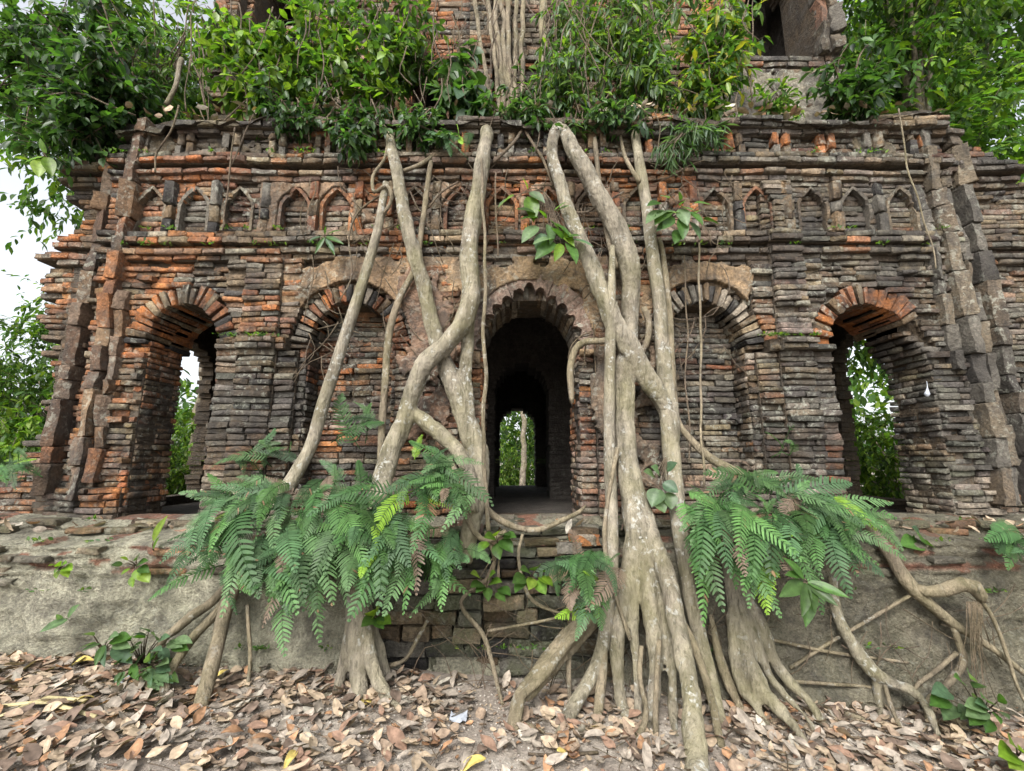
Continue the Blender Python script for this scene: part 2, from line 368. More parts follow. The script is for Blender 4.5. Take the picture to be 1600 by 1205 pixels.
def fdepth(x, z):
    d = 0.0
    for a, b, c, e, dy in FEAT:
        if a <= x < b and c <= z < e: d += dy
    for nx, _ in NICHES:
        if abs(x-nx) < niche_half(z): d += .042
    return d
def course(z0, z1, x0, x1, arches, dfun, breaks, mp, owner, colf, corefun, yback, blen=(.11, .24), ydrop=0.0):
    zc = (z0+z1)/2; ex = []   # excluded intervals (lo, hi, kind)
    for A in arches:
        if zc > A.zs-.0 and A.ring > 0: lm_ = lims(A, zc, A.ring)
        else: lm_ = lims(A, zc)
        if lm_: ex.append((lm_[0], lm_[1], A))
    cuts = sorted(set([x0, x1]+[b for b in breaks(zc) if x0 < b < x1]+[v for e in ex for v in e[:2] if x0 < v < x1]))
    for a, b in zip(cuts[:-1], cuts[1:]):
        m = (a+b)/2; hit = [e for e in ex if e[0] <= m <= e[1]]
        if hit:
            A = hit[0][2]; hi_ = A.half(zc)
            if zc > A.zs:   # ring core on both sides of the inner opening
                lo, hi = hit[0][:2]; li_ = lims(A, zc)
                for (p, q) in ((lo, li_[0]-.012), (li_[1]+.012, hi)) if li_ else ((lo, hi),):
                    if q > p: corefun(p, q, .05, z0, z1)
            if not A.through and hi_ > 0:
                fill(A.xc-hi_, A.xc+hi_, z0, z1, A.back, mp, owner, colf, corefun, yback, blen)
            continue
        fill(a, b, z0, z1, dfun(m, zc), mp, owner, colf, corefun, yback, blen, ydrop)
def ledge_top(x): return 3.88+.085*nz(x*1.6, 5.5, 71)+.05*nz(x*5, 2.5, 72)-(.08 if x < -2.7 else 0)
def fill(a, b, z0, z1, d, mp, owner, colf, corefun, yback, blen=(.10, .21), ydrop=0.0):
    if b-a < .015: return
    if owner == 'wall' and z0 > 3.78 and z0 > ledge_top((a+b)/2): return
    corefun(a, b, d+.029, z0-.002, z1+.002)
    x = a; off = rng.normal(0, .008)
    while x < b-.01:
        L = rng.uniform(*blen)
        if b-(x+L) < .06: L = b-x
        er = .3 if z0 > 2.72 else (.95 if (x < -2.1 or x > 1.6) else .55); j = rng.normal(0, .011)*er+off*er; r = rng.random()
        if r < .05: j += .025*er
        elif r < .16: j -= rng.uniform(.01, .035)*er
        g = .0015+rng.uniform(0, .003); gt = rng.uniform(.002, .010)
        sg = rng.normal(0, .0025)
        q = [(x+g*rng.uniform(.3, 1), z0+gt*.5), (x+L-g*rng.uniform(.3, 1), z0+gt*.5+sg), (x+L-g, z1-gt*.5+sg), (x+g, z1-gt*.5)]
        if rng.random() > .015: put_brick(q, d+j, d+.09, mp, colf(x+L/2, (z0+z1)/2), owner, wear=rng.uniform(.7, 1.7))
        x += L
def core_front(a, b, d, z0, z1): core.add(box_verts(a, b, d, max(.46 if abs(a-.1) < 1.6 else .35, d+.2), z0, z1), BOXF)
def front_breaks(z):
    out = []
    for a, b, c, e, dy in FEAT:
        if c <= z < e: out += [a, b]
    if z > 3.78: out += list(np.arange(-4, 4.2, .17))
    h = niche_half(z)
    if h > 0:
        for nx, _ in NICHES: out += [nx-h, nx+h]
    return out
z = .80
while z < 3.97:
    hh = CH*rng.uniform(.9, 1.1)
    le = left_edge(z)+rng.normal(0, .05); re = right_edge(z)+rng.normal(0, .05)
    course(z, z+hh, le, re, ARCHES, fdepth, front_breaks, M_FRONT, 'wall', zone, core_front, .1)
    z += hh
# jamb reveals of the three through openings
def jamb_col(x, z): return zone(x, z)
def reveals(A, xl, xr):
    z = A.z0
    while z < A.zs+(.10 if hasattr(A, 'jr') else .02):
        hh = CH*rng.uniform(.92, 1.08)
        for side, X, key, flip in ((0, xl, '+x', True), (1, xr, '-x', False)):
            if hasattr(A, 'jr'):
                if side == 0 and z > A.zs+.02: continue
                if side == 1: X = lims(A, z+.024)[1]
            mp = MAPS[key](X); y = .012
            while y < A.thick-.01:
                L = rng.uniform(.1, .2); L = min(L, A.thick-y+.02)
                q = [(y+.004, z+.003), (y+L-.004, z+.003), (y+L-.004, z+hh-.004), (y+.004, z+hh-.004)]
                put_brick(q, rng.normal(-.008, .008), .06, mp, jamb_col(X+(.0 if side else 0), z), 'wall', wear=1.2, flip=flip)
                y += L
        z += hh
A_BL.thick = A_BR.thick = .2
for A_ in (A_BL, A_BR): reveals(A_, A_.xc-A_.w, A_.xc+A_.w)
reveals(A_L, A_L.xc-A_L.w, A_L.xc+A_L.w); reveals(A_C, A_C.xc-A_C.w, A_C.xc+A_C.w); reveals(A_R, A_R.xc-A_R.w, A_R.xc+A_R.w+A_R.jr)
core.V = [warp(v) for v in core.V]
wall = obj('wall', core.mesh('wall', temple, False), M_MORTAR, temple)

# arches: voussoirs
def arch_pt(A, th, extra):
    c, s = math.cos(th), math.sin(th); w = A.w+extra; h = A.h+extra
    e = 1/1.85
    return (A.xc+w*math.copysign(abs(c)**1.0, c), A.zs+h*abs(s)**(1.08))
ARCHOBJ = {}
def arch_ring(A, n, proud, depth_, pal, a0=.0, a1=math.pi, rows=2, skip=()):
    e = thing('arch', (A.xc, 0, A.zs), None, None); e.parent = temple; e.location = Vector((A.xc, 0, A.zs))-temple.location
    key = 'arch_%s' % id(A); ARCHOBJ[key] = e
    for i in range(n):
        if i in skip: continue
        t0 = a0+(a1-a0)*i/n+.012; t1 = a0+(a1-a0)*(i+1)/n-.012
        ro = A.ring*rng.uniform(.8, 1.12)
        q = [arch_pt(A, t0, 0), arch_pt(A, t1, 0), arch_pt(A, t1, ro), arch_pt(A, t0, ro)]
        c = np.array(PAL[pal[rng.integers(len(pal))]])*rng.uniform(.75, 1.25)
        y0 = -proud+rng.normal(0, .012)
        put_brick(q, y0, depth_/rows, M_FRONT, c, key, 'voussoir', wear=1.5, flip=True)
        for r_ in range(1, rows):
            q2 = [arch_pt(A, t0-.03, rng.normal(.004, .004)), arch_pt(A, t1+.03, rng.normal(.004, .004)), arch_pt(A, t1+.04, .1), arch_pt(A, t0-.04, .1)]
            put_brick(q2, depth_*r_/rows+.004, depth_*(r_+1)/rows, M_FRONT, c*rng.uniform(.6, 1.1), 'wall', flip=True)
arch_ring(A_L, 21, .03, .44, ['orange', 'orange', 'red', 'brown', 'tan', 'dark'])
arch_ring(A_BL, 26, .02, .24, ['red', 'brown', 'pale', 'grey', 'dark', 'orange'])
arch_ring(A_BR, 26, .03, .24, ['brown', 'grey', 'tan', 'brown', 'dark', 'pale'])
arch_ring(A_R, 20, .03, .44, ['orange', 'red', 'orange', 'brown', 'brown'], skip=(0, 1, 2))
arch_ring(A_C, 24, -.04, .44, ['brown', 'grey', 'tan', 'pale'], rows=2)
# cusped moulding round the doorway: one scallop after another
def scallop(A):
    e = thing('cusped_arch', (0, 0, 0), None, None); e.parent = temple; e.location = -temple.location
    n = 13
    for i in range(n):
        th0 = math.pi*i/n; th1 = math.pi*(i+1)/n
        tm = (th0+th1)/2; pts = []
        m = 6; inner = []
        for k in range(m+1):
            t = th0+(th1-th0)*k/m; bulge = math.sin(math.pi*k/m)
            pk = .05*math.exp(-((t-math.pi/2)/.22)**2)
            x, z_ = arch_pt(A, t, .0+.05*bulge+pk); inner.append((x, z_))
        outer = [arch_pt(A, th0+(th1-th0)*k/m, .17) for k in range(m+1)]
        V = []; 
        yf, yb = -.045+rng.normal(0, .006), .10
        for y in (yf, yb):
            for p in inner: V.append((p[0], y, p[1]))
            for p in outer: V.append((p[0], y+.004, p[1]))
        k = m+1; F = []
        for j in range(m):
            F.append((j, k+j, k+j+1, j+1)); F.append((j, j+1, 2*k+j+1, 2*k+j)); F.append((k+j, 3*k+j, 3*k+j+1, k+j+1))
        F.append((0, 2*k, 3*k, k)); F.append((m, k+m, 3*k+m, 2*k+m))
        V = np.array(V)+rng.normal(0, .0025, (len(V), 3)); V[:, [0, 2]] += rng.normal(0, .002, (len(V), 2))
        me = mesh_np('scallop', V, np.array(F), np.tile(np.array((.25, .175, .135))*rng.uniform(.8, 1.15), (len(V), 1)), False)
        obj('scallop', me, M_PLASTER, e)
scallop(A_C)

# niches: pointed rims, little pilasters between them
def rim_path(xc):
    pts = [(xc-NW, NZ0)]+[(xc-NW, z_) for z_ in np.linspace(NZ0+.07, NZS, 3)]
    for q in np.linspace(.15, 1, 6): pts.append((xc-NW*(1-q**1.5), NZS+(NZ1-NZS)*q))
    left = pts; right = [(2*xc-p[0], p[1]) for p in reversed(left[:-1])]
    return left+right
for i, (nx, _) in enumerate(NICHES):
    pth = np.array(rim_path(nx)); a = Acc(); n = len(pth)
    tang = np.gradient(pth, axis=0); tang /= np.linalg.norm(tang, axis=1)[:, None]+1e-9; nor = np.column_stack([-tang[:, 1], tang[:, 0]])
    w = .021
    V = []
    for k in range(n):
        wj = w*rng.uniform(.75, 1.1); dj = -.014+rng.normal(0, .003)
        if rng.random() < .07: dj = .01
        p0 = pth[k]-nor[k]*.004; p1 = pth[k]+nor[k]*wj
        V += [(p0[0], dj+.003, p0[1]), (p1[0], dj, p1[1]), (p1[0], .03, p1[1]), (p0[0], .07, p0[1])]
    F = []
    for k in range(n-1):
        b = 4*k
        for u in range(4): F.append((b+u, b+(u+1) % 4, b+4+(u+1) % 4, b+4+u))
    F += [(0, 3, 2, 1), (4*n-4, 4*n-3, 4*n-2, 4*n-1)]
    c = np.array(PAL[['orange', 'red', 'tan', 'brown', 'grey'][rng.choice(5, p=[.3, .25, .2, .15, .1] if abs(nx) < 2 else [.05, .1, .25, .3, .3])]])
    c = .6*c+.4*np.array((.15, .125, .095))
    me = mesh_np('niche_rim', rel(V, temple), np.array(F), np.tile(c, (len(V), 1)), False)
    obj('niche_rim', me, M_PLASTER, temple)
def pilaster(xa, xb, z0, z1, yf, pal, segs=4, yb=.05, parent=temple, lean=0.0, wear=1.6, name='pilaster', piece='block'):
    e = obj(name, None, None, parent); e.location = Vector(((xa+xb)/2, 0, z0))-parent.location
    key = '%s%d' % (name, len(ARCHOBJ)); ARCHOBJ[key] = e
    zz = z0; hs_ = rng.uniform(.5, 1.7, segs); hs_ = hs_/hs_.sum()*(z1-z0)
    for h in hs_:
        f = (zz-z0)/(z1-z0); dx = lean*f
        j = rng.normal(0, .005, 2)*min(1, (xb-xa)/.1)
        q = [(xa+dx+j[0], zz+.003), (xb+dx+j[1], zz+.003+rng.normal(0, .004)), (xb+dx+lean*h/(z1-z0)+j[1]*.5, zz+h-.003), (xa+dx+lean*h/(z1-z0)+j[0]*.5, zz+h-.003)]
        c = np.array(PAL[pal[rng.integers(len(pal))]])*rng.uniform(.85, 1.15)
        if z1-z0 > 1: c = .45*c+.55*(np.array((.20, .115, .068)) if xa < 0 else np.array((.105, .095, .08)))
        put_brick(q, yf+rng.normal(0,     .006 if z1-z0 < 1 else .010), yb, M_FRONT, c, key, piece, wear=wear, rock=z1-z0 > 1)
        zz += h
    return e
nxs = [n_[0] for n_ in NICHES]
for a, b in zip(nxs[:-1], nxs[1:]):
    m = (a+b)/2
    if b-a > .5:
        for mm in (m-.12, m+.12): pilaster(mm-.03, mm+.03, 2.965, 3.385, -.045, ['orange', 'red', 'pale', 'tan'], 3)
    else: pilaster(m-.034, m+.034, 2.965, 3.385, -.045, ['orange', 'red', 'tan', 'brown'] if abs(m) < 1.7 else ['grey', 'dark', 'brown', 'tan'], 3)
x = -2.93
while x < 3.3:
    for dx in (-.04, .045): pilaster(x+dx-.026, x+dx+.026, 3.585, 3.80, -.05, ['grey', 'brown', 'dark', 'brown', 'orange'] if x > -1 else ['grey', 'tan', 'brown', 'orange'], 2)
    x += .36
# tall ribs on the outer corners
LP_ = ['orange', 'brown', 'orange', 'grey', 'tan', 'red', 'dark']; RP_ = ['grey', 'dark', 'grey', 'brown', 'grey', 'tan']
pilaster(-3.05, -2.975, .98, 3.92, -.085, LP_, 14, lean=.10, wear=.75, name='rib')
pilaster(-2.94, -2.88, 1.1, 2.5, -.05, LP_, 8, lean=.03, wear=.75, name='rib')
pilaster(-3.35, -3.265, 1.0, 3.62, .0, LP_, 12, yb=.2, lean=.14, wear=.75, name='rib')
pilaster(3.36, 3.435, .95, 3.95, -.085, RP_, 13, lean=-.16, wear=.75, name='rib')
pilaster(3.49, 3.55, .95, 3.5, -.03, RP_, 11, lean=-.14, wear=.75, name='rib')
pilaster(3.65, 3.73, .95, 3.85, -.01, RP_, 12, yb=.2, lean=-.14, wear=.75, name='rib')
pilaster(3.20, 3.27, 1.9, 3.38, -.05, RP_, 8, lean=-.08, wear=.75, name='rib')

# inner walls, roof slabs, side walls with openings (dark corridor behind the front)
def rows_wall(y0, y1, x0, x1, z0, z1, arches, acc, step=.05):
    z = z0
    while z < z1:
        zc = z+step/2; ex = sorted([(A.xc-A.half(zc), A.xc+A.half(zc)) for A in arches if A.half(zc) > 0]); a = x0
        for lo, hi in ex:
            acc.add(box_verts(a+rng.normal(0, .004), lo+rng.normal(0, .006), y0+rng.normal(0, .005), y1, z, z+step-.004), BOXF); a = hi
        acc.add(box_verts(a+rng.normal(0, .006), x1, y0+rng.normal(0, .005), y1, z, z+step-.004), BOXF)
        z += step
inner = Acc()
B2 = Arch(.11, .31, 2.02, .34, 0, .84, True); B3 = Arch(.09, .30, 1.83, .28, 0, .84, True)
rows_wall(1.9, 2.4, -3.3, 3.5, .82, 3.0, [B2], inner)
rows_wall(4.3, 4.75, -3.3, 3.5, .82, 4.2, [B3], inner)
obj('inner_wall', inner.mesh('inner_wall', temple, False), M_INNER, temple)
sid = Acc()
def side_wall(X0, X1, ya, yb, acc, zlo, zhi):
    z = .82
    while z < 3.9:
        zc = z+.024; hole = zlo < zc < zhi
        j = lambda: rng.normal(0, .018)
        if hole:
            q = min(1, (zhi-zc)/.25); mid = (ya+yb)/2; hw = (yb-ya)/2*math.sqrt(max(0.02, 1-(1-q)**2))
            acc.add(box_verts(X0+j()*.5, X1+j()*.5, .10, mid-hw+j(), z, z+.044), BOXF); acc.add(box_verts(X0+j()*.5, X1+j()*.5, mid+hw+j(), 4.7, z, z+.044), BOXF)
        else: acc.add(box_verts(X0+j()*.5, X1+j()*.5, .10, 4.7, z, z+.044), BOXF)
        z += .048
side_wall(-3.42, -3.27, .6, 1.62, sid, .9, 2.45)
obj('side_wall', sid.mesh('side_wall', temple, False), M_MORTAR, temple); sid = Acc()
side_wall(3.36, 3.5, .60, 1.38, sid, .9, 2.5)
obj('side_wall', sid.mesh('side_wall', temple, False), M_MORTAR, temple)
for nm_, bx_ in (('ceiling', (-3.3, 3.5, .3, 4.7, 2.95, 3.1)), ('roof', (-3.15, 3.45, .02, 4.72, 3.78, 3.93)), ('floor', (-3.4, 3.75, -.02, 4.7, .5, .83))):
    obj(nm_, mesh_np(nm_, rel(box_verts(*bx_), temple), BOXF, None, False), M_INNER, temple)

# upper storey, set back on the roof
up = Acc()
def core_up(a, b, d, z0, z1): up.add(box_verts(a, b, 1.0+d, 1.5+d, z0, z1), BOXF)
U1 = Arch(-2.6, .27, 6.6, .4, 0, 5.98, True); U2 = Arch(2.93, .33, 6.6, .5, 0, 5.50, True)
U3 = Arch(-.93, .13, 5.05, .25, 0, 4.3, True); U4 = Arch(1.0, .07, 5.1, .2, 0, 4.3, True)
UFEAT = [(-.45, -.2, 4, 8, -.16), (.0, .75, 4, 8, -.08), (-3.4, 3.6, 5.40, 5.5, -.08), (-3.4, 3.6, 5.32, 5.40, -.04), (3.25, 3.5, 5.5, 8, -.12), (-3.2, -2.95, 5, 8, -.12), (1.8, 3.7, 4, 5.3, -.10)]
def ubreaks(z): return [v for f in UFEAT if f[2] <= z < f[3] for v in f[:2]]
def udepth(x, z): return sum(f[4] for f in UFEAT if f[0] <= x < f[1] and f[2] <= z < f[3])
def ucol(x, z):
    c = zone(x*.5, 2.6)
    return c*rng.uniform(.8, 1.2)
z = 4.2; M_UP = MAPS['front'](1.0)
while z < 7.6:
    hh = .06*rng.uniform(.9, 1.1)
    course(z, z+hh, -3.15+rng.normal(0, .04), 3.55+rng.normal(0, .04), [U1, U2, U3, U4], udepth, ubreaks, M_UP, 'upper_wall', ucol, core_up, .1, (.13, .28))
    z += hh
upper = obj('upper_wall', up.mesh('upper_wall', temple, False), M_MORTAR, temple)
for bx_ in ((1.6, 3.5, 1.9, 2.0, 4, 8), (-3.1, -1.5, 1.9, 2.0, 4, 8), (3.4, 3.5, 1.45, 1.9, 4, 8), (-3.1, -3.0, 1.45, 1.9, 4, 8), (-3.1, 3.5, 1.45, 1.95, 7.7, 7.8)):  # last box is a lid added out of view to darken the upper room
    obj('upper_back_wall_or_lid', mesh_np('upper_back_wall_or_lid', rel(box_verts(*bx_), temple), BOXF, None, False), M_INNER, temple)
for xx in (3.30, 3.43, -3.1):
    pilaster(xx-.05, xx+.05, 5.5, 7.6, .82, ['brown', 'grey', 'tan', 'red'], 9, yb=.95, wear=1.4, name='rib')

# plinth: worn mud-plastered face, bare blocks in the middle
PROF = [(.06, .885), (-.06, .87), (-.12, .845), (-.15, .79), (-.27, .765), (-.345, .745), (-.375, .68), (-.385, .55), (-.395, .4), (-.41, .25), (-.45, .1), (-.52, -.05), (-.62, -.3)]
def plinth_pt(x, s):
    n = len(PROF)-1; f = min(s*n, n-1e-6); k = int(f); u = f-k
    y = PROF[k][0]*(1-u)+PROF[k+1][0]*u; z_ = PROF[k][1]*(1-u)+PROF[k+1][1]*u
    mid = 1/(1+math.exp((abs(x+.12)-.75)/.05)); 
    front = min(1, max(0, (s-.3)/.2))
    y += .14*mid*front
    a = .04*nz(x*2.1, z_*3.2, 5)+.028*nz(x*6, z_*9, 2)+.016*nz(x*17, z_*26, 8)+.012*nz(x*38, z_*48, 4)
    lay = .012*math.sin(z_*131+2*nz(x*2, z_*3, 0))*(1 if z_ > .55 else .3)+.024*nz(x*1.1, z_*16, 14)+.012*nz(x*2.4, z_*38, 15)-.03*max(0, nz(x*3.3, z_*5.1, 16)-.3)
    z_ += .025*nz(x*3.1, 4.4, s*3)*(1 if s < .5 else .4)
    return (x, y-a-lay, z_)
xs = np.arange(-4.4, 4.6, .018); ss = np.linspace(0, 1, 84)
pv = np.array([plinth_pt(x, s) for x in xs for s in ss])
pc = np.zeros_like(pv)
for i, (x, y, z_) in enumerate(pv):
    t = nz(x*1.7, z_*2.2, 31)*.5+.5; u = nz(x*7, z_*9, 12)*.5+.5
    left = np.array((.53, .50, .385)); right = np.array((.25, .222, .165)); mossg = np.array((.27, .28, .17))
    k = 1/(1+math.exp(-(x-.2)/.5)); c = left*(1-k)+right*k
    c = c*(.7+.6*u); c = c*(1-.3*t)+mossg*.3*t
    c = c*(1-.45*max(0, nz(x*2.6, z_*1.5, 81)))*(1-.3*max(0, nz(x*9, z_*11, 82)))
    if z_ > .6 and nz(x*5, z_*20, 77) > .25: c = np.array((.30, .15, .1))*(.7+.6*u)
    pc[i] = c
plinth = obj('plinth', mesh_np('plinth', rel(pv, temple), grid_faces(len(xs), len(ss)), pc), M_MUD, temple)
ARCHOBJ['plinth'] = plinth
# bare block courses under the doorway
z = gz(0, -.4)-.08
while z < .80:
    hh = rng.uniform(.075, .10) if z < .5 else rng.uniform(.05, .075)
    x = -.95+rng.uniform(-.06, .06)
    while x < .72:
        L = rng.uniform(.13, .30); y0 = -.345+.03*nz(x*3, z*4)+rng.normal(0, .018)
        if z > .58: y0 += .08*(z-.58)/.2
        c = np.array(PAL[['mossy', 'brown', 'mossy', 'grey', 'tan', 'dark'][rng.integers(6)]])*rng.uniform(.6, 1.1)
        put_brick([(x+.006, z+.005), (x+L-.006, z+.005+rng.normal(0, .004)), (x+L-.006, z+hh-.006), (x+.006, z+hh-.006)], y0, y0+.16, M_FRONT, c, 'plinth', 'block', wear=1.0, rock=True)
        x += L
    z += hh
# loose threshold bricks before the door
for k in range(16):
    x = rng.uniform(-.15, .5); z = rng.uniform(.72, .86); y0 = -.30+.35*(z-.72)/.14*.6+rng.normal(0, .03); L = rng.uniform(.1, .2)
    c = np.array(PAL[['mossy', 'pale', 'grey', 'orange', 'brown'][rng.integers(5)]])*rng.uniform(.7, 1.1)
    put_brick([(x, z-.03), (x+L, z-.03+rng.normal(0, .012)), (x+L, z+.03), (x, z+.03)], y0, y0+.14, M_FRONT, c, 'plinth', 'block', wear=1.0, rock=True)
# half buried bricks along the plinth's upper edge
for side in ((-4.2, -.95), (.75, 4.3)):
    for zc, y0, pr in ((.665, -.385, .3), (.715, -.375, .4), (.60, -.39, .15), (.54, -.395, .08), (.80, -.165, .4), (.845, -.14, .6)):
        x = side[0]
        while x < side[1]:
            L = rng.uniform(.12, .26)
            if rng.random() < pr*(.5+.9*(nz(x*1.3, zc*3, 55)*.5+.5)):
                c = np.array(PAL[['tan', 'pale', 'tan', 'orange', 'grey', 'brown'][rng.integers(6)]])*rng.uniform(.7, 1.1)
                if x > 0: c = c*.75
                c = c*.6+np.array((.3, .27, .2))*.4*(1 if x < 0 else .7)
                put_brick([(x+.004, zc-.02), (x+L-.004, zc-.02+rng.normal(0, .005)), (x+L-.004, zc+.02), (x+.004, zc+.02)], y0-.022*rng.uniform(.2, 1.2), y0+.09, M_FRONT, c, 'plinth', 'brick', wear=1.5)
            x += L

# plaster still clinging to the spandrels and the middle of the niche band
def plaster(x0, x1, z0, z1, yb, thr, seed, col, name='plaster_patch', soft=.12):
    nx_, nz_ = int((x1-x0)/.011), int((z1-z0)/.011)
    X = np.linspace(x0, x1, nx_); Z = np.linspace(z0, z1, nz_); V = []; C = []; keep = np.zeros((nx_, nz_), bool)
    for i, x in enumerate(X):
        for j, z in enumerate(Z):
            e = min(x-x0, x1-x, z-z0, z1-z)/soft
            mval = nz(x*2.3+seed, z*2.6, seed)+.5*nz(x*7, z*7, seed+3)+.25*nz(x*19, z*19, seed+5)+min(0, e-1)*.5
            ins = any(A.half(z, A.ring+.02 if z > A.zs else 0) > abs(x-A.xc) for A in ARCHES) or any(abs(x-q[0]) < niche_half(z)+.03*(niche_half(z) > 0) for q in NICHES)
            keep[i, j] = mval > thr and not ins
            thin = max(0, min(1, (mval-thr)/.18))
            V.append((x+rng.normal(0, .0008), yb+.006-.014*thin+.014*nz(x*9, z*9, 2)+.008*nz(x*30, z*30, 6), z+rng.normal(0, .0008)))
            t = nz(x*4, z*4, seed+9)*.5+.5
            C.append(np.array(col)*np.array((.98, .92, .74))*(.6+.7*t)*(1-.6*max(0, nz(x*3, z*1.2, seed+20))-.35*max(0, nz(x*12, z*9, seed+25))))
    lab = np.zeros((nx_, nz_), int); nl_ = 0; V = np.array(V); C = np.array(C); G4 = grid_faces(nx_, nz_)
    for i0 in range(nx_):
        for j0 in range(nz_):
            if keep[i0, j0] and lab[i0, j0] == 0:
                nl_ += 1; stack = [(i0, j0)]; lab[i0, j0] = nl_
                while stack:
                    i, j = stack.pop()
                    for a_, b_ in ((i+1, j), (i-1, j), (i, j+1), (i, j-1)):
                        if 0 <= a_ < nx_ and 0 <= b_ < nz_ and keep[a_, b_] and lab[a_, b_] == 0: lab[a_, b_] = nl_; stack.append((a_, b_))
    lr_ = lab.ravel()
    for q in range(1, nl_+1):
        kk = lr_ == q
        if kk.sum() < 140: continue
        F = G4[kk[G4].all(1)]
        if len(F) < 60: continue
        used = np.unique(F); mp_ = -np.ones(len(V), int); mp_[used] = np.arange(len(used)); Vq = V[used]; Cq = C[used]; F = mp_[F]
        ed = np.concatenate([F[:, [0, 1]], F[:, [1, 2]], F[:, [2, 3]], F[:, [3, 0]]]); key = np.sort(ed, 1)
        u_, inv, cnt = np.unique(key, axis=0, return_inverse=True, return_counts=True); bd = ed[cnt[inv.ravel()] == 1]
        V2 = Vq.copy(); V2[:, 1] += .05; nV = len(Vq); sk = np.column_stack([bd[:, 1], bd[:, 0], bd[:, 0]+nV, bd[:, 1]+nV])
        obj(name, mesh_np(name, rel(warp(np.vstack([Vq, V2])), temple), np.vstack([F, sk]), np.vstack([Cq, Cq])), M_PLASTER, temple)
PINK = (.43, .31, .225)
plaster(-1.75, -.40, 2.22, 2.76, -.035, -.32, 3.3, PINK)
plaster(-.5, .95, 1.95, 2.76, -.035, -.50, 8.8, (.40, .30, .22))
plaster(.62, 1.80, 2.22, 2.76, -.035, -.32, 13.1, (.38, .28, .2))
plaster(.56, 1.12, 1.0, 2.3, -.075, -.05, 63.0, (.27, .21, .18))
plaster(-1.5, -.86, 1.0, 1.5, .16, -.1, 69.0, (.27, .22, .195))
plaster(1.12, 1.72, 1.0, 1.45, .16, -.1, 71.0, (.25, .21, .185))
plaster(-.86, -.36, 1.2, 2.75, -.075, -.05, 17.7, (.33, .22, .18))
plaster(-1.95, -.2, 2.97, 3.39, -.018, -.14, 21.5, (.33, .235, .185))
plaster(-.4, 1.7, 2.97, 3.39, -.018, -.2, 26.5, (.34, .23, .18))
plaster(1.05, 3.2, 3.58, 3.80, -.012, -.1, 33.0, (.17, .15, .125))
plaster(-2.9, -1.0, 3.58, 3.80, -.012, .1, 37.0, (.21, .18, .15))
plaster(-2.0, 1.9, 2.84, 2.90, -.018, -.05, 41.0, (.33, .19, .13), soft=.02)
plaster(1.75, 3.4, 4.35, 5.30, .875, -.35, 51.0, (.25, .24, .225))
plaster(-1.2, 2.0, 3.485, 3.53, -.018, -.05, 45.0, (.3, .19, .14), soft=.02)

# bricks: the 300 that show largest as parts of their own, all voussoirs and blocks, the rest as one mass for each wall
OWN = {'wall': wall, 'upper_wall': upper}; OWN.update(ARCHOBJ)
def hidden(px, py):
    if py < 195 or py > 1060 or px < 10 or px > 1590: return True
    for a, b, c, d in ((380, 780, 640, 1205), (600, 770, 200, 900), (855, 1065, 195, 1205), (1040, 1400, 720, 1000), (240, 400, 720, 1000)):
        if a < px < b and c < py < d: return True
    return False
cand = []
for k, br in enumerate(BRICKS):
    if br[4] != 'brick': continue
    c = br[0][:20].mean(0); px, py, f = proj(c)
    if hidden(px, py): continue
    pr = np.array([proj(v)[:2] for v in br[0][[0, 16, 19, 3]]]); area = abs(np.cross(pr[1]-pr[0], pr[3]-pr[0]))
    cand.append((area, k))
cand.sort(reverse=True); pick = set(k for _, k in cand[:300])
masses = {}
for k, (V, F, c, owner, name) in enumerate(BRICKS):
    o = OWN[owner]
    if name != 'brick' or k in pick:
        par_w = np.array(temple.location)+np.array(o.location) if o.parent is not None else np.array(o.location)
        me = mesh_np(name, V-par_w[None] if o not in (wall, upper, plinth) else rel(V, temple), F, np.tile(c, (len(V), 1)))
        obj(name, me, M_BLOCK if owner == 'plinth' else M_BRICK, o)
    else:
        masses.setdefault(owner, Acc()).add(V, F, c)
for owner, a in masses.items():
    o = OWN[owner]
    obj('brickwork', a.mesh('brickwork', temple), M_BLOCK if owner == 'plinth' else M_BRICK, o, kind='stuff')
# soil and rotted leaves heaped on the ledge
sx = np.arange(-3.05, 3.4, .03); sy = np.arange(-.11, .75, .03)
sv = [(x, y, max(3.935*(1 if y > .05 else 0), ledge_top(x)+.03)-(.06 if y < -.06 else 0)+.10*max(0, nz(x*1.7, y*2, 91)+.35)*min(1, (y+.11)/.12)+.025*nz(x*9, y*9, 92)+.012*nz(x*25, y*25, 93)) for x in sx for y in sy]
obj('soil_heap', mesh_np('soil_heap', rel(sv, temple), grid_faces(len(sx), len(sy)), np.tile((.10, .075, .055), (len(sv), 1))), M_MUD, temple)
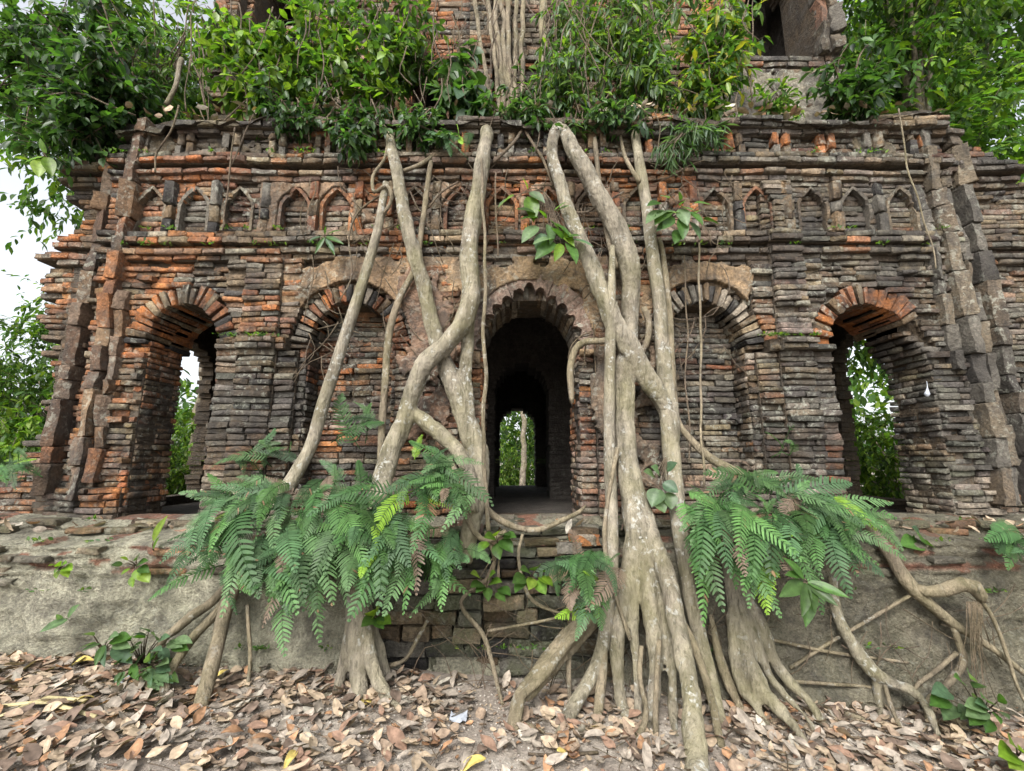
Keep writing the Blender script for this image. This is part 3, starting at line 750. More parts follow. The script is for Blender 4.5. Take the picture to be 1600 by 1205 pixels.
# ------------------------------------------------------------------ tubes: roots, stems, vines
def catmull(pts, step):
    pts = np.asarray(pts, float)
    if len(pts) == 2: 
        n = max(2, int(np.linalg.norm(pts[1, :3]-pts[0, :3])/step)); t = np.linspace(0, 1, n+1)[:, None]; return pts[0]*(1-t)+pts[1]*t
    p = np.vstack([2*pts[0]-pts[1], pts, 2*pts[-1]-pts[-2]]); out = []
    for i in range(1, len(p)-2):
        L = np.linalg.norm(p[i+1, :3]-p[i, :3]); n = max(1, int(L/step))
        for t in np.arange(n)/n:
            out.append(.5*(2*p[i]+(p[i+1]-p[i-1])*t+(2*p[i-1]-5*p[i]+4*p[i+1]-p[i+2])*t*t+(3*p[i]-p[i-1]-3*p[i+1]+p[i+2])*t**3))
    out.append(p[-2]); return np.array(out)
def tube(pts, nseg=10, step=.035, rough=.12, seed=0, flute=0.0, wob=0.0):
    """pts: rows of x,y,z,r  ->  V, F (quads)"""
    c = catmull(pts, step); n = len(c)
    if wob > 0:
        for i in range(n):
            k = c[i, :3]*3.1; c[i, :3] += wob*np.array([nz(k[2], seed, 1), .6*nz(k[2], seed, 5), .3*nz(k[0], seed, 9)])
    T = np.gradient(c[:, :3], axis=0); T /= np.linalg.norm(T, axis=1)[:, None]+1e-9
    up_ = np.array([0, -1, 0.]) if abs(T[0, 1]) < .9 else np.array([1., 0, 0])
    V = []; u = unit(up_-T[0]*np.dot(up_, T[0]))
    for i in range(n):
        u = unit(u-T[i]*np.dot(u, T[i])); v = np.cross(T[i], u); s = i*step
        for k in range(nseg):
            a = 2*math.pi*k/nseg; r = c[i, 3]
            r *= 1+rough*nz(math.cos(a)*1.1+seed, math.sin(a)*1.1, s*4)+rough*.5*nz(math.cos(a)*2.3, math.sin(a)*2.3+seed, s*11)+flute*math.sin(3*a+s*2+seed)
            V.append(c[i, :3]+r*(math.cos(a)*u+math.sin(a)*v))
    V = np.array(V); F = []
    i = np.arange(n*nseg).reshape(n, nseg); j = np.roll(i, -1, 1)
    F = np.stack([i[:-1].ravel(), j[:-1].ravel(), j[1:].ravel(), i[1:].ravel()], 1)
    capA = [i[0, k] for k in range(nseg)]; ca = []
    V = np.vstack([V, c[0, :3], c[-1, :3]]); a, b = len(V)-2, len(V)-1
    ca = [(a, i[0, (k+1) % nseg], i[0, k], i[0, k]) for k in range(nseg)]; cb = [(b, i[-1, k], i[-1, (k+1) % nseg], i[-1, (k+1) % nseg]) for k in range(nseg)]
    # caps as quads between alternating rim points
    cap = []
    for k in range(0, nseg, 2):
        cap.append((a, i[0, (k+2) % nseg], i[0, k+1], i[0, k])); cap.append((b, i[-1, k], i[-1, k+1], i[-1, (k+2) % nseg]))
    return V, np.vstack([F, np.array(cap)])
def pxpts(rows):
    """rows (px, py, width_px, Y or 'g')"""
    out = []
    for px, py, w, Y in rows:
        p = G(px, py, .01) if Y == 'g' else P(px, py, Y); out.append((*p, w/2*mpp(p)*(.77 if w > 8 else .95)))
    e = np.array(out[-1]); g = gz(e[0], e[1])
    if rows[-1][3] != 'g' and e[2]-g < .16 and e[1] < -.4 and len(rows) > 2:   # run the foot on into the soil
        d = e[:3]-np.array(out[-2])[:3]; d[2] = 0; d = d/(np.linalg.norm(d)+1e-6)*.06
        if e[2]-g < -.03: out[-1] = (e[0], e[1], g-.02, e[3])
        else: out.append((e[0]+d[0]*.7, e[1]+d[1]*.7-.02, g-.01, e[3]*1.05))
        out.append((e[0]+d[0]*1.6, e[1]+d[1]*1.6-.03, g-.12, e[3]*.9))
    return out
def part_tube(name, rows, mat, parent, **kw):
    V, F = tube(pxpts(rows), **kw)
    return obj(name, mesh_np(name, rel(V, parent), F), mat, parent)
def fused(name, lists, mat, parent, voxel=.009, **kw):
    a = Acc()
    for i, rows in enumerate(lists):
        V, F = tube(pxpts(rows), seed=i*3.7, **kw); a.add(V, F)
    me = a.mesh(name+'_raw'); o = bpy.data.objects.new('raw', me); COL.objects.link(o)
    m = o.modifiers.new('r', 'REMESH'); m.mode = 'VOXEL'; m.voxel_size = voxel
    sm = o.modifiers.new('s', 'SMOOTH'); sm.iterations = 3; sm.factor = .5
    dg = bpy.context.evaluated_depsgraph_get(); me2 = bpy.data.meshes.new_from_object(o.evaluated_get(dg))
    bpy.data.objects.remove(o)
    n = len(me2.vertices); co = np.zeros(n*3, np.float32); no = np.zeros(n*3, np.float32)
    me2.vertices.foreach_get('co', co); me2.vertex_normals.foreach_get('vector', no); co = co.reshape(-1, 3); no = no.reshape(-1, 3)
    d = np.array([.011*nz(p[0]*13, p[1]*13, p[2]*3.5)+.005*nz(p[0]*34, p[1]*34, p[2]*9)+.003*nz(p[0]*20, p[1]*20, p[2]*45) for p in co.tolist()])
    co = co+no*d[:, None]-np.array(parent.location)[None]
    me2.vertices.foreach_set('co', co.astype(np.float32).ravel()); me2.polygons.foreach_set('use_smooth', np.ones(len(me2.polygons), bool)); me2.update()
    me2.materials.clear()
    return obj(name, me2, mat, parent)

# left pair of crossing fig roots
fl = thing('strangler_fig', P(565, 1090, -.56), 'pale lichen-spotted fig roots crossing in an X left of the doorway', 'fig tree')
L1 = [(762, 196, 26, .05), (760, 215, 28, -.12), (752, 260, 30, -.2), (742, 330, 33, -.21), (733, 400, 37, -.21), (736, 455, 38, -.22), (722, 505, 40, -.25), (690, 545, 39, -.27), (660, 572, 39, -.27), (645, 612, 37, -.26), (630, 660, 37, -.27), (610, 705, 40, -.3), (598, 750, 42, -.36), (585, 800, 46, -.44), (572, 860, 43, -.5), (562, 920, 42, -.54), (557, 980, 42, -.57), (558, 1040, 36, -.61), (562, 1085, 34, -.66), (564, 1110, 30, -.7)]
L2 = [(607, 200, 18, .0), (610, 225, 21, -.12), (620, 270, 25, -.17), (633, 340, 28, -.18), (648, 400, 31, -.17), (662, 450, 31, -.15), (675, 505, 32, -.14), (692, 560, 35, -.15), (708, 603, 39, -.18), (730, 663, 42, -.2), (745, 704, 46, -.22), (748, 740, 44, -.26), (744, 780, 40, -.34), (735, 830, 36, -.42), (725, 880, 30, -.42)]
L1b = [(731, 480, 28, -.22), (730, 540, 27, -.18), (727, 590, 26, -.17), (733, 650, 26, -.19)]
L5 = [(640, 640, 26, -.24), (675, 668, 32, -.26), (712, 702, 30, -.3), (735, 745, 26, -.38), (738, 800, 22, -.44)]
LB1 = [(556, 940, 28, -.53), (543, 1010, 26, -.58), (532, 1060, 24, -.6), (522, 1085, 18, -.62)]
LB2 = [(566, 950, 28, -.55), (578, 1020, 28, -.62), (592, 1068, 25, -.66), (612, 1098, 18, -.7)]
LB3 = [(560, 905, 26, -.5), (575, 960, 24, -.5), (590, 1010, 22, -.5), (603, 1052, 20, -.5), (612, 1075, 16, -.5)]
fused('trunk', [L1, L2, L1b, L5, LB1, LB2, LB3], M_BARK, fl, nseg=14, rough=.16)
L4 = [(675, 250, 9, .02), (672, 262, 10, -.1), (660, 350, 11, -.12), (648, 420, 12, -.12), (625, 465, 14, -.13), (608, 520, 15, -.14), (602, 600, 15, -.15), (597, 660, 15, -.16), (594, 720, 14, -.24)]
part_tube('root', L4, M_ROOT, fl, seed=4, rough=.2)
part_tube('root', [(700, 720, 20, -.3), (722, 765, 18, -.38), (735, 820, 14, -.46), (760, 845, 10, -.48), (790, 830, 8, -.4)], M_ROOT, fl, seed=9)
part_tube('root', [(745, 770, 14, -.3), (765, 800, 14, -.34), (800, 822, 13, -.36), (840, 828, 12, -.36), (880, 812, 10, -.28), (905, 800, 7, -.2), (915, 790, 3, -.1)], M_ROOT, fl, seed=2)
sl = thing('fig_root', P(445, 800, -.4), 'slender smooth olive root leaning up to the crossing fig roots', 'fig root')
part_tube('stem', [(603, 285, 11, -.2), (600, 305, 15, -.2), (590, 360, 18, -.19), (570, 430, 20, -.2), (548, 500, 22, -.22), (525, 570, 24, -.25), (505, 630, 25, -.28), (488, 690, 26, -.32), (465, 735, 28, -.37), (448, 765, 29, -.4), (443, 800, 28, -.42), (440, 840, 24, -.42)], M_BARK, sl, nseg=12, rough=.1)
part_tube('tendril', [(600, 335, 6, -.22), (612, 310, 6, -.24), (604, 290, 6, -.24), (585, 300, 6, -.2), (583, 275, 6, -.15), (600, 250, 5, -.15), (606, 225, 5, -.14)], M_ROOT, sl, seed=1)
br_ = thing('buttress_root', G(330, 1050), 'three splayed grey roots leaning on the plinth under the ferns', 'fig root')
for i, rows in enumerate(([(375, 900, 22, -.46), (352, 955, 26, -.55), (340, 1005, 28, -.64), (328, 1052, 30, -.74), (325, 1062, 28, -.76)], [(372, 905, 16, -.45), (340, 955, 17, -.5), (305, 992, 18, -.56), (278, 1030, 18, -.66), (270, 1042, 18, -.7)], [(365, 900, 16, -.43), (335, 938, 18, -.45), (300, 962, 20, -.47), (272, 986, 18, -.5), (255, 1000, 14, -.5)])):
    part_tube('root', rows, M_ROOT, br_, nseg=12, seed=i*5, rough=.16)

# right fig: looped roots fused into one stout trunk with spreading feet
fr = thing('strangler_fig', P(1010, 1060, -.7), 'stout grey fig trunk of looped roots right of the doorway', 'fig tree')
R1 = [(884, 212, 22, .02), (874, 200, 22, -.1), (864, 215, 22, -.17), (863, 245, 25, -.2), (876, 290, 27, -.21), (895, 350, 29, -.22), (918, 400, 33, -.23), (938, 450, 36, -.25), (958, 500, 39, -.26), (985, 548, 42, -.25), (1010, 592, 42, -.23), (1034, 625, 38, -.2), (1048, 655, 34, -.18)]
R2 = [(880, 202, 22, -.08), (892, 225, 30, -.2), (908, 255, 34, -.22), (932, 300, 37, -.21), (957, 345, 42, -.2), (977, 388, 42, -.2), (985, 430, 39, -.19), (985, 485, 36, -.18), (982, 535, 36, -.19), (976, 580, 38, -.22), (975, 620, 40, -.24), (977, 670, 42, -.27), (981, 725, 48, -.31), (988, 775, 54, -.37), (998, 825, 56, -.44), (1003, 865, 44, -.5), (1006, 905, 32, -.55)]
Rr = [(1006, 800, 30, -.42), (1030, 865, 36, -.55), (1050, 930, 36, -.66), (1064, 1000, 37, -.77), (1077, 1070, 38, -.88), (1084, 1140, 42, -.99), (1088, 1195, 48, -1.08), (1090, 1240, 52, -1.14)]
Rl = [(992, 830, 34, -.44), (984, 885, 36, -.5), (974, 935, 34, -.56), (966, 985, 30, -.6), (964, 1035, 26, -.63), (969, 1080, 24, -.66), (972, 1100, 24, -.68)]
Rm = [(1004, 860, 30, -.5), (1012, 930, 32, -.58), (1022, 990, 32, -.64), (1025, 1050, 28, -.68), (1018, 1105, 22, -.75), (1012, 1130, 20, -.8)]
Rn = [(1032, 890, 20, -.55), (1042, 980, 22, -.62), (1049, 1050, 20, -.68), (1052, 1110, 18, -.74), (1054, 1135, 16, -.8)]
Rp = [(990, 900, 16, -.54), (990, 980, 20, -.6), (994, 1040, 18, -.64), (996, 1090, 15, -.7)]
fused('trunk', [R1, R2, Rr, Rl, Rm, Rn, Rp], M_BARK, fr, nseg=14, rough=.16)
R3 = [(957, 385, 10, -.24), (956, 430, 15, -.29), (954, 500, 19, -.3), (953, 560, 22, -.3), (952, 640, 23, -.31), (953, 720, 24, -.35), (956, 800, 25, -.43), (957, 870, 26, -.5), (952, 940, 28, -.56), (944, 995, 28, -.6), (930, 1045, 27, -.65), (908, 1085, 28, -.72), (888, 1120, 30, -.8), (880, 1142, 26, -.86)]
part_tube('root', R3, M_BARK, fr, nseg=12, seed=3, rough=.14)
part_tube('root', [(942, 1000, 20, -.6), (940, 1050, 22, -.66), (936, 1095, 20, -.72), (934, 1122, 20, -.78)], M_ROOT, fr, seed=6)
R4 = [(988, 190, 14, .1), (992, 210, 17, -.05), (1000, 260, 21, -.12), (1011, 330, 23, -.15), (1020, 400, 25, -.16), (1030, 470, 27, -.16), (1035, 540, 29, -.16), (1040, 600, 34, -.17), (1046, 650, 38, -.19), (1050, 720, 37, -.24), (1056, 780, 34, -.34), (1066, 850, 32, -.44), (1078, 930, 30, -.5), (1095, 1000, 28, -.55), (1112, 1060, 26, -.62), (1122, 1105, 22, -.7), (1126, 1120, 20, -.74)]
part_tube('root', R4, M_BARK, fr, nseg=12, seed=8, rough=.14)
part_tube('root', [(1030, 372, 9, -.12), (1036, 400, 11, -.13), (1045, 480, 13, -.16), (1049, 560, 14, -.18), (1053, 620, 14, -.2), (1060, 660, 12, -.2), (1082, 690, 15, -.22), (1112, 717, 18, -.26), (1150, 738, 17, -.34), (1175, 760, 12, -.4)], M_ROOT, fr, seed=12)
part_tube('root', [(928, 205, 8, .05), (931, 235, 9, -.1), (938, 300, 11, -.14), (948, 360, 12, -.15), (962, 420, 13, -.2)], M_ROOT, fr, seed=13)
part_tube('root', [(968, 205, 5, 0), (975, 240, 6, -.1), (985, 262, 7, -.14), (1000, 285, 8, -.16)], M_ROOT, fr, seed=14)
part_tube('root', [(1005, 480, 12, -.16), (1013, 500, 13, -.15), (1012, 530, 12, -.15), (1000, 555, 12, -.17)], M_ROOT, fr, seed=15)
part_tube('root', [(962, 528, 13, -.27), (940, 533, 14, -.22), (915, 534, 14, -.14), (899, 546, 14, -.1), (891, 575, 14, -.09), (892, 605, 13, -.09), (894, 630, 9, -.08)], M_ROOT, fr, seed=17)
part_tube('root', [(940, 930, 26, -.52), (925, 962, 36, -.55), (890, 1002, 40, -.6), (852, 1045, 42, -.68), (822, 1078, 32, -.76), (812, 1090, 26, -.8)], M_ROOT, fr, nseg=20, seed=19, rough=.45, flute=.16)
part_tube('root', [(892, 1000, 10, -.56), (888, 1040, 11, -.58), (890, 1082, 9, -.66)], M_ROOT, fr, seed=20)
part_tube('root', [(1002, 1010, 10, -.66), (1000, 1060, 10, -.74), (1010, 1110, 12, -.84), (1003, 1140, 13, -.9), (988, 1165, 12, -.96)], M_ROOT, fr, seed=21)
part_tube('root', [(1030, 1000, 10, -.68), (1026, 1060, 11, -.78), (1024, 1120, 12, -.84)], M_ROOT, fr, seed=22)
part_tube('root', [(1060, 960, 14, -.62), (1085, 1010, 16, -.7), (1102, 1060, 16, -.76), (1116, 1110, 18, -.8), (1120, 1135, 16, -.86)], M_ROOT, fr, seed=24)
part_tube('root', [(965, 700, 8, -.38), (950, 780, 9, -.44), (945, 850, 8, -.5), (962, 930, 7, -.6), (985, 1000, 7, -.66)], M_ROOT, fr, seed=25)
rb = thing('buttress_root', P(1180, 1080, -.6), 'braided grey root foot spreading below the large ferns', 'fig root')
fused('root', [[(1140, 860, 34, -.42), (1150, 930, 38, -.47), (1158, 980, 38, -.52), (1168, 1030, 34, -.58), (1188, 1075, 34, -.66), (1215, 1108, 26, -.74), (1245, 1142, 18, -.84)],
               [(1160, 920, 30, -.46), (1188, 980, 30, -.5), (1208, 1030, 26, -.54), (1235, 1068, 22, -.58), (1262, 1092, 16, -.62)],
               [(1165, 960, 30, -.5), (1188, 1020, 24, -.56), (1205, 1060, 20, -.6), (1235, 1095, 16, -.68), (1258, 1118, 12, -.74)],
               [(1148, 960, 26, -.5), (1150, 1030, 26, -.56), (1160, 1075, 22, -.62), (1180, 1098, 18, -.68)]], M_BARK, rb, nseg=12, rough=.16)
part_tube('root', [(1110, 960, 10, -.45), (1125, 1030, 18, -.5), (1142, 1075, 22, -.56), (1150, 1092, 16, -.6)], M_ROOT, rb, seed=2)
rc = thing('forked_root', P(1375, 1100, -.5), 'bent olive root forking above the ground before the brown plinth', 'fig root')
fused('root', [[(1300, 900, 16, -.42), (1307, 950, 19, -.45), (1320, 988, 23, -.47), (1345, 1027, 25, -.5), (1375, 1058, 28, -.54), (1395, 1068, 26, -.56), (1420, 1076, 20, -.6), (1438, 1092, 17, -.66), (1452, 1112, 12, -.74)],
               [(1372, 1055, 20, -.53), (1374, 1080, 19, -.53), (1376, 1108, 18, -.54)]], M_BARK, rc, voxel=.008, nseg=10, rough=.14)
rd = thing('crooked_root', P(1390, 865, -.4), 'long brown root with a drooping stub over the brown plinth', 'fig root')
part_tube('root', [(1335, 800, 16, -.3), (1362, 828, 20, -.38), (1390, 866, 24, -.43), (1414, 905, 27, -.46), (1445, 938, 24, -.47), (1490, 975, 19, -.48), (1518, 992, 16, -.5), (1560, 1020, 12, -.52), (1605, 1056, 10, -.54), (1640, 1085, 9, -.6)], M_ROOT, rd, nseg=12, seed=1, rough=.16)
part_tube('stub', [(1425, 918, 22, -.46), (1448, 924, 22, -.5), (1475, 921, 24, -.54), (1502, 912, 27, -.57), (1522, 917, 28, -.58), (1532, 932, 22, -.58), (1534, 941, 12, -.58)], M_ROOT, rd, nseg=12, seed=2, rough=.2)
part_tube('root', [(1488, 975, 12, -.48), (1500, 1010, 13, -.48), (1505, 1035, 14, -.5), (1480, 1070, 13, -.54), (1450, 1098, 12, -.62)], M_ROOT, rd, seed=5)
part_tube('root', [(1495, 1020, 7, -.48), (1460, 1050, 7, -.48), (1430, 1075, 6, -.5)], M_ROOT, rd, seed=6)
a = Acc()
for k in range(26):
    px = 1510+rng.uniform(0, 26); py = 940; L = rng.uniform(60, 150); V, F = tube(pxpts([(px, py, 2, -.58), (px+rng.normal(0, 3), py+L*.5, 1.6, -.57), (px+rng.normal(4, 8), py+L, 1.2, -.56)]), nseg=4, step=.06, rough=0); a.add(V, F)
obj('hair_roots', a.mesh('hair_roots', rd), M_TWIG, rd, kind='stuff')

# thin vines and hanging lianas, each one its own thing
VINES = [
 ('straight brown liana hanging past the dark doorway', [(753, 250, 5, -.3), (757, 400, 6, -.33), (757, 560, 7, -.35), (755, 680, 8, -.37), (760, 780, 9, -.42), (765, 830, 8, -.46)], M_ROOT),
 ('thin pale vine hanging straight before the blind arch right of the fig', [(1092, 380, 3, -.14), (1095, 520, 4, -.16), (1097, 640, 4, -.2), (1100, 760, 4, -.35)], M_ROOT),
 ('thin dark vine beside the pale hanging vine', [(1068, 400, 2.5, -.12), (1072, 520, 2.5, -.14), (1076, 660, 2.5, -.2), (1078, 720, 2.5, -.28)], M_TWIG),
 ('pale thread vine slanting down the corner rib at upper right', [(1404, 170, 2.5, -.2), (1420, 260, 2.5, -.2), (1445, 350, 2.5, -.2), (1462, 420, 2, -.2)], M_ROOT),
 ('thin vine looping over the door lintel from the fig', [(975, 300, 3, -.18), (920, 330, 3, -.14), (880, 330, 3, -.12), (860, 360, 3, -.12)], M_TWIG),
 ('thin twig vine hanging beside the first crossing root', [(778, 270, 3, -.14), (775, 340, 3, -.15), (780, 400, 3, -.15)], M_TWIG),
 ('dark tendril climbing left of the slender olive root', [(600, 300, 3, -.16), (560, 330, 3, -.12), (545, 370, 3, -.12), (550, 430, 3, -.12), (530, 470, 2, -.12)], M_TWIG),
 ('bare vine drooping from the cornice above the left niches', [(280, 165, 3, -.2), (268, 205, 3, -.2), (245, 240, 3, -.14), (240, 270, 3, -.13)], M_TWIG),
 ('long fine vine crossing the left niches', [(365, 200, 2.5, -.2), (362, 260, 2.5, -.14), (355, 310, 2.5, -.12), (352, 360, 2.5, -.12)], M_TWIG),
 ('forked brown root trailing down the mossy blocks below the door', [(760, 830, 6, -.45), (772, 870, 6, -.46), (765, 900, 6, -.46), (720, 940, 7, -.44), (755, 990, 8, -.46), (768, 1030, 8, -.5), (782, 1085, 7, -.6)], M_ROOT),
 ('wiry root looping beside the small ferns below the door', [(815, 835, 5, -.42), (810, 870, 6, -.44), (820, 920, 6, -.45), (840, 945, 6, -.46), (880, 960, 5, -.48)], M_ROOT),
 ('thin root running level across the mossy blocks', [(765, 985, 5, -.46), (820, 975, 5, -.47), (870, 965, 5, -.48)], M_ROOT),
 ('bent root lying along the foot of the mossy blocks', [(605, 1040, 8, -.46), (630, 1030, 7, -.45), (648, 1000, 7, -.44), (670, 965, 6, -.42)], M_ROOT),
 ('thin straight root hanging below the left ferns', [(386, 945, 6, -.52), (388, 1000, 6, -.55), (387, 1045, 6, -.58)], M_ROOT),
 ('dangling root thread left of the braided root foot', [(1078, 1000, 4, -.7), (1100, 1060, 4, -.72), (1118, 1120, 4, -.76)], M_TWIG),
 ('taut thin root slanting up across the brown plinth', [(1235, 1043, 6, -.46), (1330, 985, 6, -.46), (1428, 930, 6, -.46)], M_ROOT),
 ('thin root stretched level across the brown plinth', [(1190, 997, 6, -.46), (1310, 1020, 6, -.46), (1420, 1036, 5, -.46)], M_ROOT),
 ('low thin root along the foot of the brown plinth', [(1225, 1063, 6, -.5), (1300, 1070, 6, -.5), (1372, 1077, 5, -.5)], M_ROOT),
 ('thin root dropping from the forked root to the litter', [(1383, 1070, 7, -.57), (1395, 1110, 7, -.64), (1412, 1146, 6, -.74)], M_ROOT),
 ('long pale root arching down from the drooping stub', [(1533, 935, 7, -.58), (1555, 970, 6, -.57), (1580, 1030, 6, -.57), (1598, 1090, 5, -.58)], M_ROOT),
 ('brown branch stub rising from the cornice at upper left', [(262, 165, 9, 0), (275, 130, 9, 0), (283, 92, 8, .05)], M_TRUNK),
 ('bare stem leaning across the frieze beside the left fig root', [(628, 268, 7, -.14), (655, 258, 7, -.12), (675, 245, 8, -.06)], M_ROOT),
 ('crossed bare twigs over the frieze above the door', [(770, 255, 5, -.1), (800, 225, 5, -.12), (820, 200, 5, -.05)], M_TWIG),
 ('twig slanting from the cornice toward the looped root', [(818, 200, 5, -.05), (845, 245, 5, -.12), (865, 290, 4, -.15)], M_TWIG),
 ('thin vine curling on the wall between olive root and crossing roots', [(640, 300, 3, -.1), (660, 330, 3, -.1), (690, 300, 3, -.1), (715, 285, 3, -.12)], M_TWIG),
 ('thin arching branch hanging from the dark creeper at upper left', [(60, 150, 3, -.2), (120, 145, 3, -.2), (170, 165, 3, -.15), (210, 180, 3, -.05)], M_TWIG),
]
for i, (lab, rows, mt) in enumerate(VINES):
    V, F = tube(pxpts(rows), nseg=6, step=.03, rough=.15, seed=i*2.3, wob=.022); o = np.array(V[0])
    obj('vine', mesh_np('vine', V-o, F), mt, None, lab, 'vine', 'thin vines and rootlets on the temple', None, tuple(o))
a = Acc()   # uncountable hair-thin rootlets clinging to the wall
for k in range(240):
    if k < 170:
        px, py = rng.uniform(480, 1150), rng.uniform(230, 560); L = rng.uniform(30, 110); ang = rng.normal(1.57, .8)
        if 720 < px < 915 and py > 340: continue
    else: px, py = rng.uniform(560, 1560), rng.uniform(900, 1020); L = rng.uniform(40, 140); ang = rng.normal(1.2, .9)
    Y = -.075 if py < 700 else -.46
    rows = []; x_, y_ = px, py
    for s in range(5):
        rows.append((x_, y_, rng.uniform(1.0, 2.2), Y-rng.uniform(0, .03))); ang += rng.normal(0, .3); x_ += math.cos(ang)*L/4; y_ += math.sin(ang)*L/4
    V, F = tube(pxpts(rows), nseg=4, step=.05, rough=0); a.add(V, F)
obj('rootlets', a.mesh('rootlets'), M_TWIG, None, 'hair-thin brown rootlets clinging to the wall round the fig roots', 'rootlets', kind='stuff')

# aerial roots on the upper storey
ar = thing('aerial_roots', P(790, 185, .5), 'bundle of straight grey aerial roots hanging on the middle of the tower', 'fig root')
for i, (x0, x1, w) in enumerate(((758, 783, 9), (770, 789, 11), (780, 796, 8), (793, 797, 10), (808, 803, 9), (818, 815, 8), (850, 846, 17), (735, 770, 7))):
    part_tube('root', [(x0, -60, w, .72), ((x0*2+x1)/3, 40, w, .66), ((x0+2*x1)/3, 110, w, .6), (x1, 200, w*1.1, .45)], M_ROOT, ar, seed=i*3, wob=.03)
for cx, lab, w0, w1 in ((650, 'red-brown curtain of aerial roots beside the upper left slot', 46, 22), (990, 'red-brown curtain of aerial roots above the right fig trunk', 52, 60)):
    b_ = thing('aerial_roots', P(cx, 150, .6), lab, 'fig root'); a = Acc()
    for k in range(46):
        u = rng.uniform(-.5, .5); w = rng.uniform(2, 6); yb_ = 205 if cx > 900 else rng.uniform(80, 190)
        rows = [(cx-20+u*w0, -50, w, .75+rng.normal(0, .05)), (cx+u*(w0+w1)/2+rng.normal(0, 3), yb_*.5, w, .66+rng.normal(0, .05)), (cx+4+u*w1+rng.normal(0, 3), yb_, w*.7, .5+rng.normal(0, .05))]
        V, F = tube(pxpts(rows), nseg=6, step=.08, rough=.1, seed=k); a.add(V, F)
    obj('hanging_roots', a.mesh('hanging_roots', b_), M_REDROOT, b_, kind='stuff')

# ------------------------------------------------------------------ leaves
LT = np.array([(0, 0, 0), (-.36, .3, .05), (0, .3, -.02), (.36, .3, .05), (-.4, .62, .03), (0, .62, -.05), (.4, .62, .03), (0, 1, -.1)], float)
LF = np.array([(0, 2, 1), (0, 3, 2), (1, 2, 5), (1, 5, 4), (2, 3, 6), (2, 6, 5), (4, 5, 7), (5, 6, 7)])
def frames(d, nrm):
    y = d/(np.linalg.norm(d, axis=1)[:, None]+1e-9); z = nrm-y*np.sum(nrm*y, 1)[:, None]; z /= np.linalg.norm(z, axis=1)[:, None]+1e-9
    return np.cross(y, z), y, z
def leaves(pos, d, nrm, length, width, cols, curl=None):
    """arrays -> V, F, C of joined leaves"""
    n = len(pos); X, Y, Z = frames(d, nrm); t = np.repeat(LT[None], n, 0)*1.0
    if curl is not None: t[:, :, 2] += -curl[:, None]*t[:, :, 1]**2
    t = t*np.stack([length*width, length, length], 1)[:, None, :]
    V = pos[:, None]+t[:, :, :1]*X[:, None]+t[:, :, 1:2]*Y[:, None]+t[:, :, 2:]*Z[:, None]
    F = (LF[None]+(np.arange(n)*8)[:, None, None]).reshape(-1, 3)
    return V.reshape(-1, 3), F, np.repeat(cols, 8, 0)
def rdir(n, down=0.0):
    v = rng.normal(0, 1, (n, 3)); v /= np.linalg.norm(v, axis=1)[:, None]; v[:, 2] -= down; return v
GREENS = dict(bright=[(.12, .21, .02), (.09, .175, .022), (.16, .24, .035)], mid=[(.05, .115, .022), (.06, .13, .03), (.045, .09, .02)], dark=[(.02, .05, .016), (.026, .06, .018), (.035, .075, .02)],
              pale=[(.09, .15, .07), (.075, .135, .075), (.11, .17, .08)], yellow=[(.26, .25, .03), (.17, .21, .03)])
def gcols(n, keys, w=None):
    pal = np.array([c for k in keys for c in GREENS[k]]); i = rng.integers(len(pal), size=n); return pal[i]*rng.uniform(.7, 1.3, (n, 1))

def shrub(name, label, cat, base, tips, nl, size, width, keys, spread, down=.5, group=None, mat=None, stemw=.008, droop=0.0):
    """stems from base to each tip; leaves along the outer part of every stem"""
    t = thing(name, base, label, cat, group); st = Acc(); P_, D_, Nn, Ls = [], [], [], []
    base = np.array(base)
    for k, tip in enumerate(tips):
        tip = np.array(tip); m = (base+tip)/2+rng.normal(0, .05, 3)+np.array([0, 0, .12*np.linalg.norm(tip-base)])
        V, F = tube([(*base, stemw), (*m, stemw*.8), (*tip, stemw*.35)], nseg=6, step=.06, rough=.15, seed=k, wob=.02); st.add(V, F)
        q = catmull([(*base, 0), (*m, 0), (*tip, 0)], .03)[:, :3]; 
        # side twigs
        for tw in range(max(2, nl//10)):
            u = rng.uniform(.25, 1); p0 = q[int(u*(len(q)-1))]; dv = rdir(1)[0]*spread*rng.uniform(.5, 1.5); dv[2] = dv[2]*.7-droop*spread*rng.uniform(.3, 1); p1 = p0+dv
            V, F = tube([(*p0, stemw*.4), (*((p0+p1)/2+np.array([0, 0, .02])), stemw*.3), (*p1, stemw*.15)], nseg=4, step=.08, rough=0); st.add(V, F)
            for j in range(9):
                f = rng.uniform(.2, 1.05); P_.append(p0+(p1-p0)*f+rng.normal(0, .006, 3)); dd = unit(dv)*.7+rdir(1)[0]*.8; dd[2] -= down*rng.uniform(.2, 1); D_.append(dd)
                Nn.append(np.array([rng.normal(0, .45), -.35+rng.normal(0, .45), .9])); Ls.append(size*rng.uniform(.55, 1.25))
    n = len(P_); V, F, C = leaves(np.array(P_), np.array(D_), np.array(Nn), np.array(Ls), np.full(n, width)*rng.uniform(.8, 1.2, n), gcols(n, keys), rng.uniform(0, .25, n))
    obj('stem', st.mesh('stem', t), M_TWIG, t); obj('foliage', mesh_np('foliage', rel(V, t), F, C), mat or M_LEAF, t, kind='stuff')
    return t
def ptips(rows): return [P(*r) for r in rows]
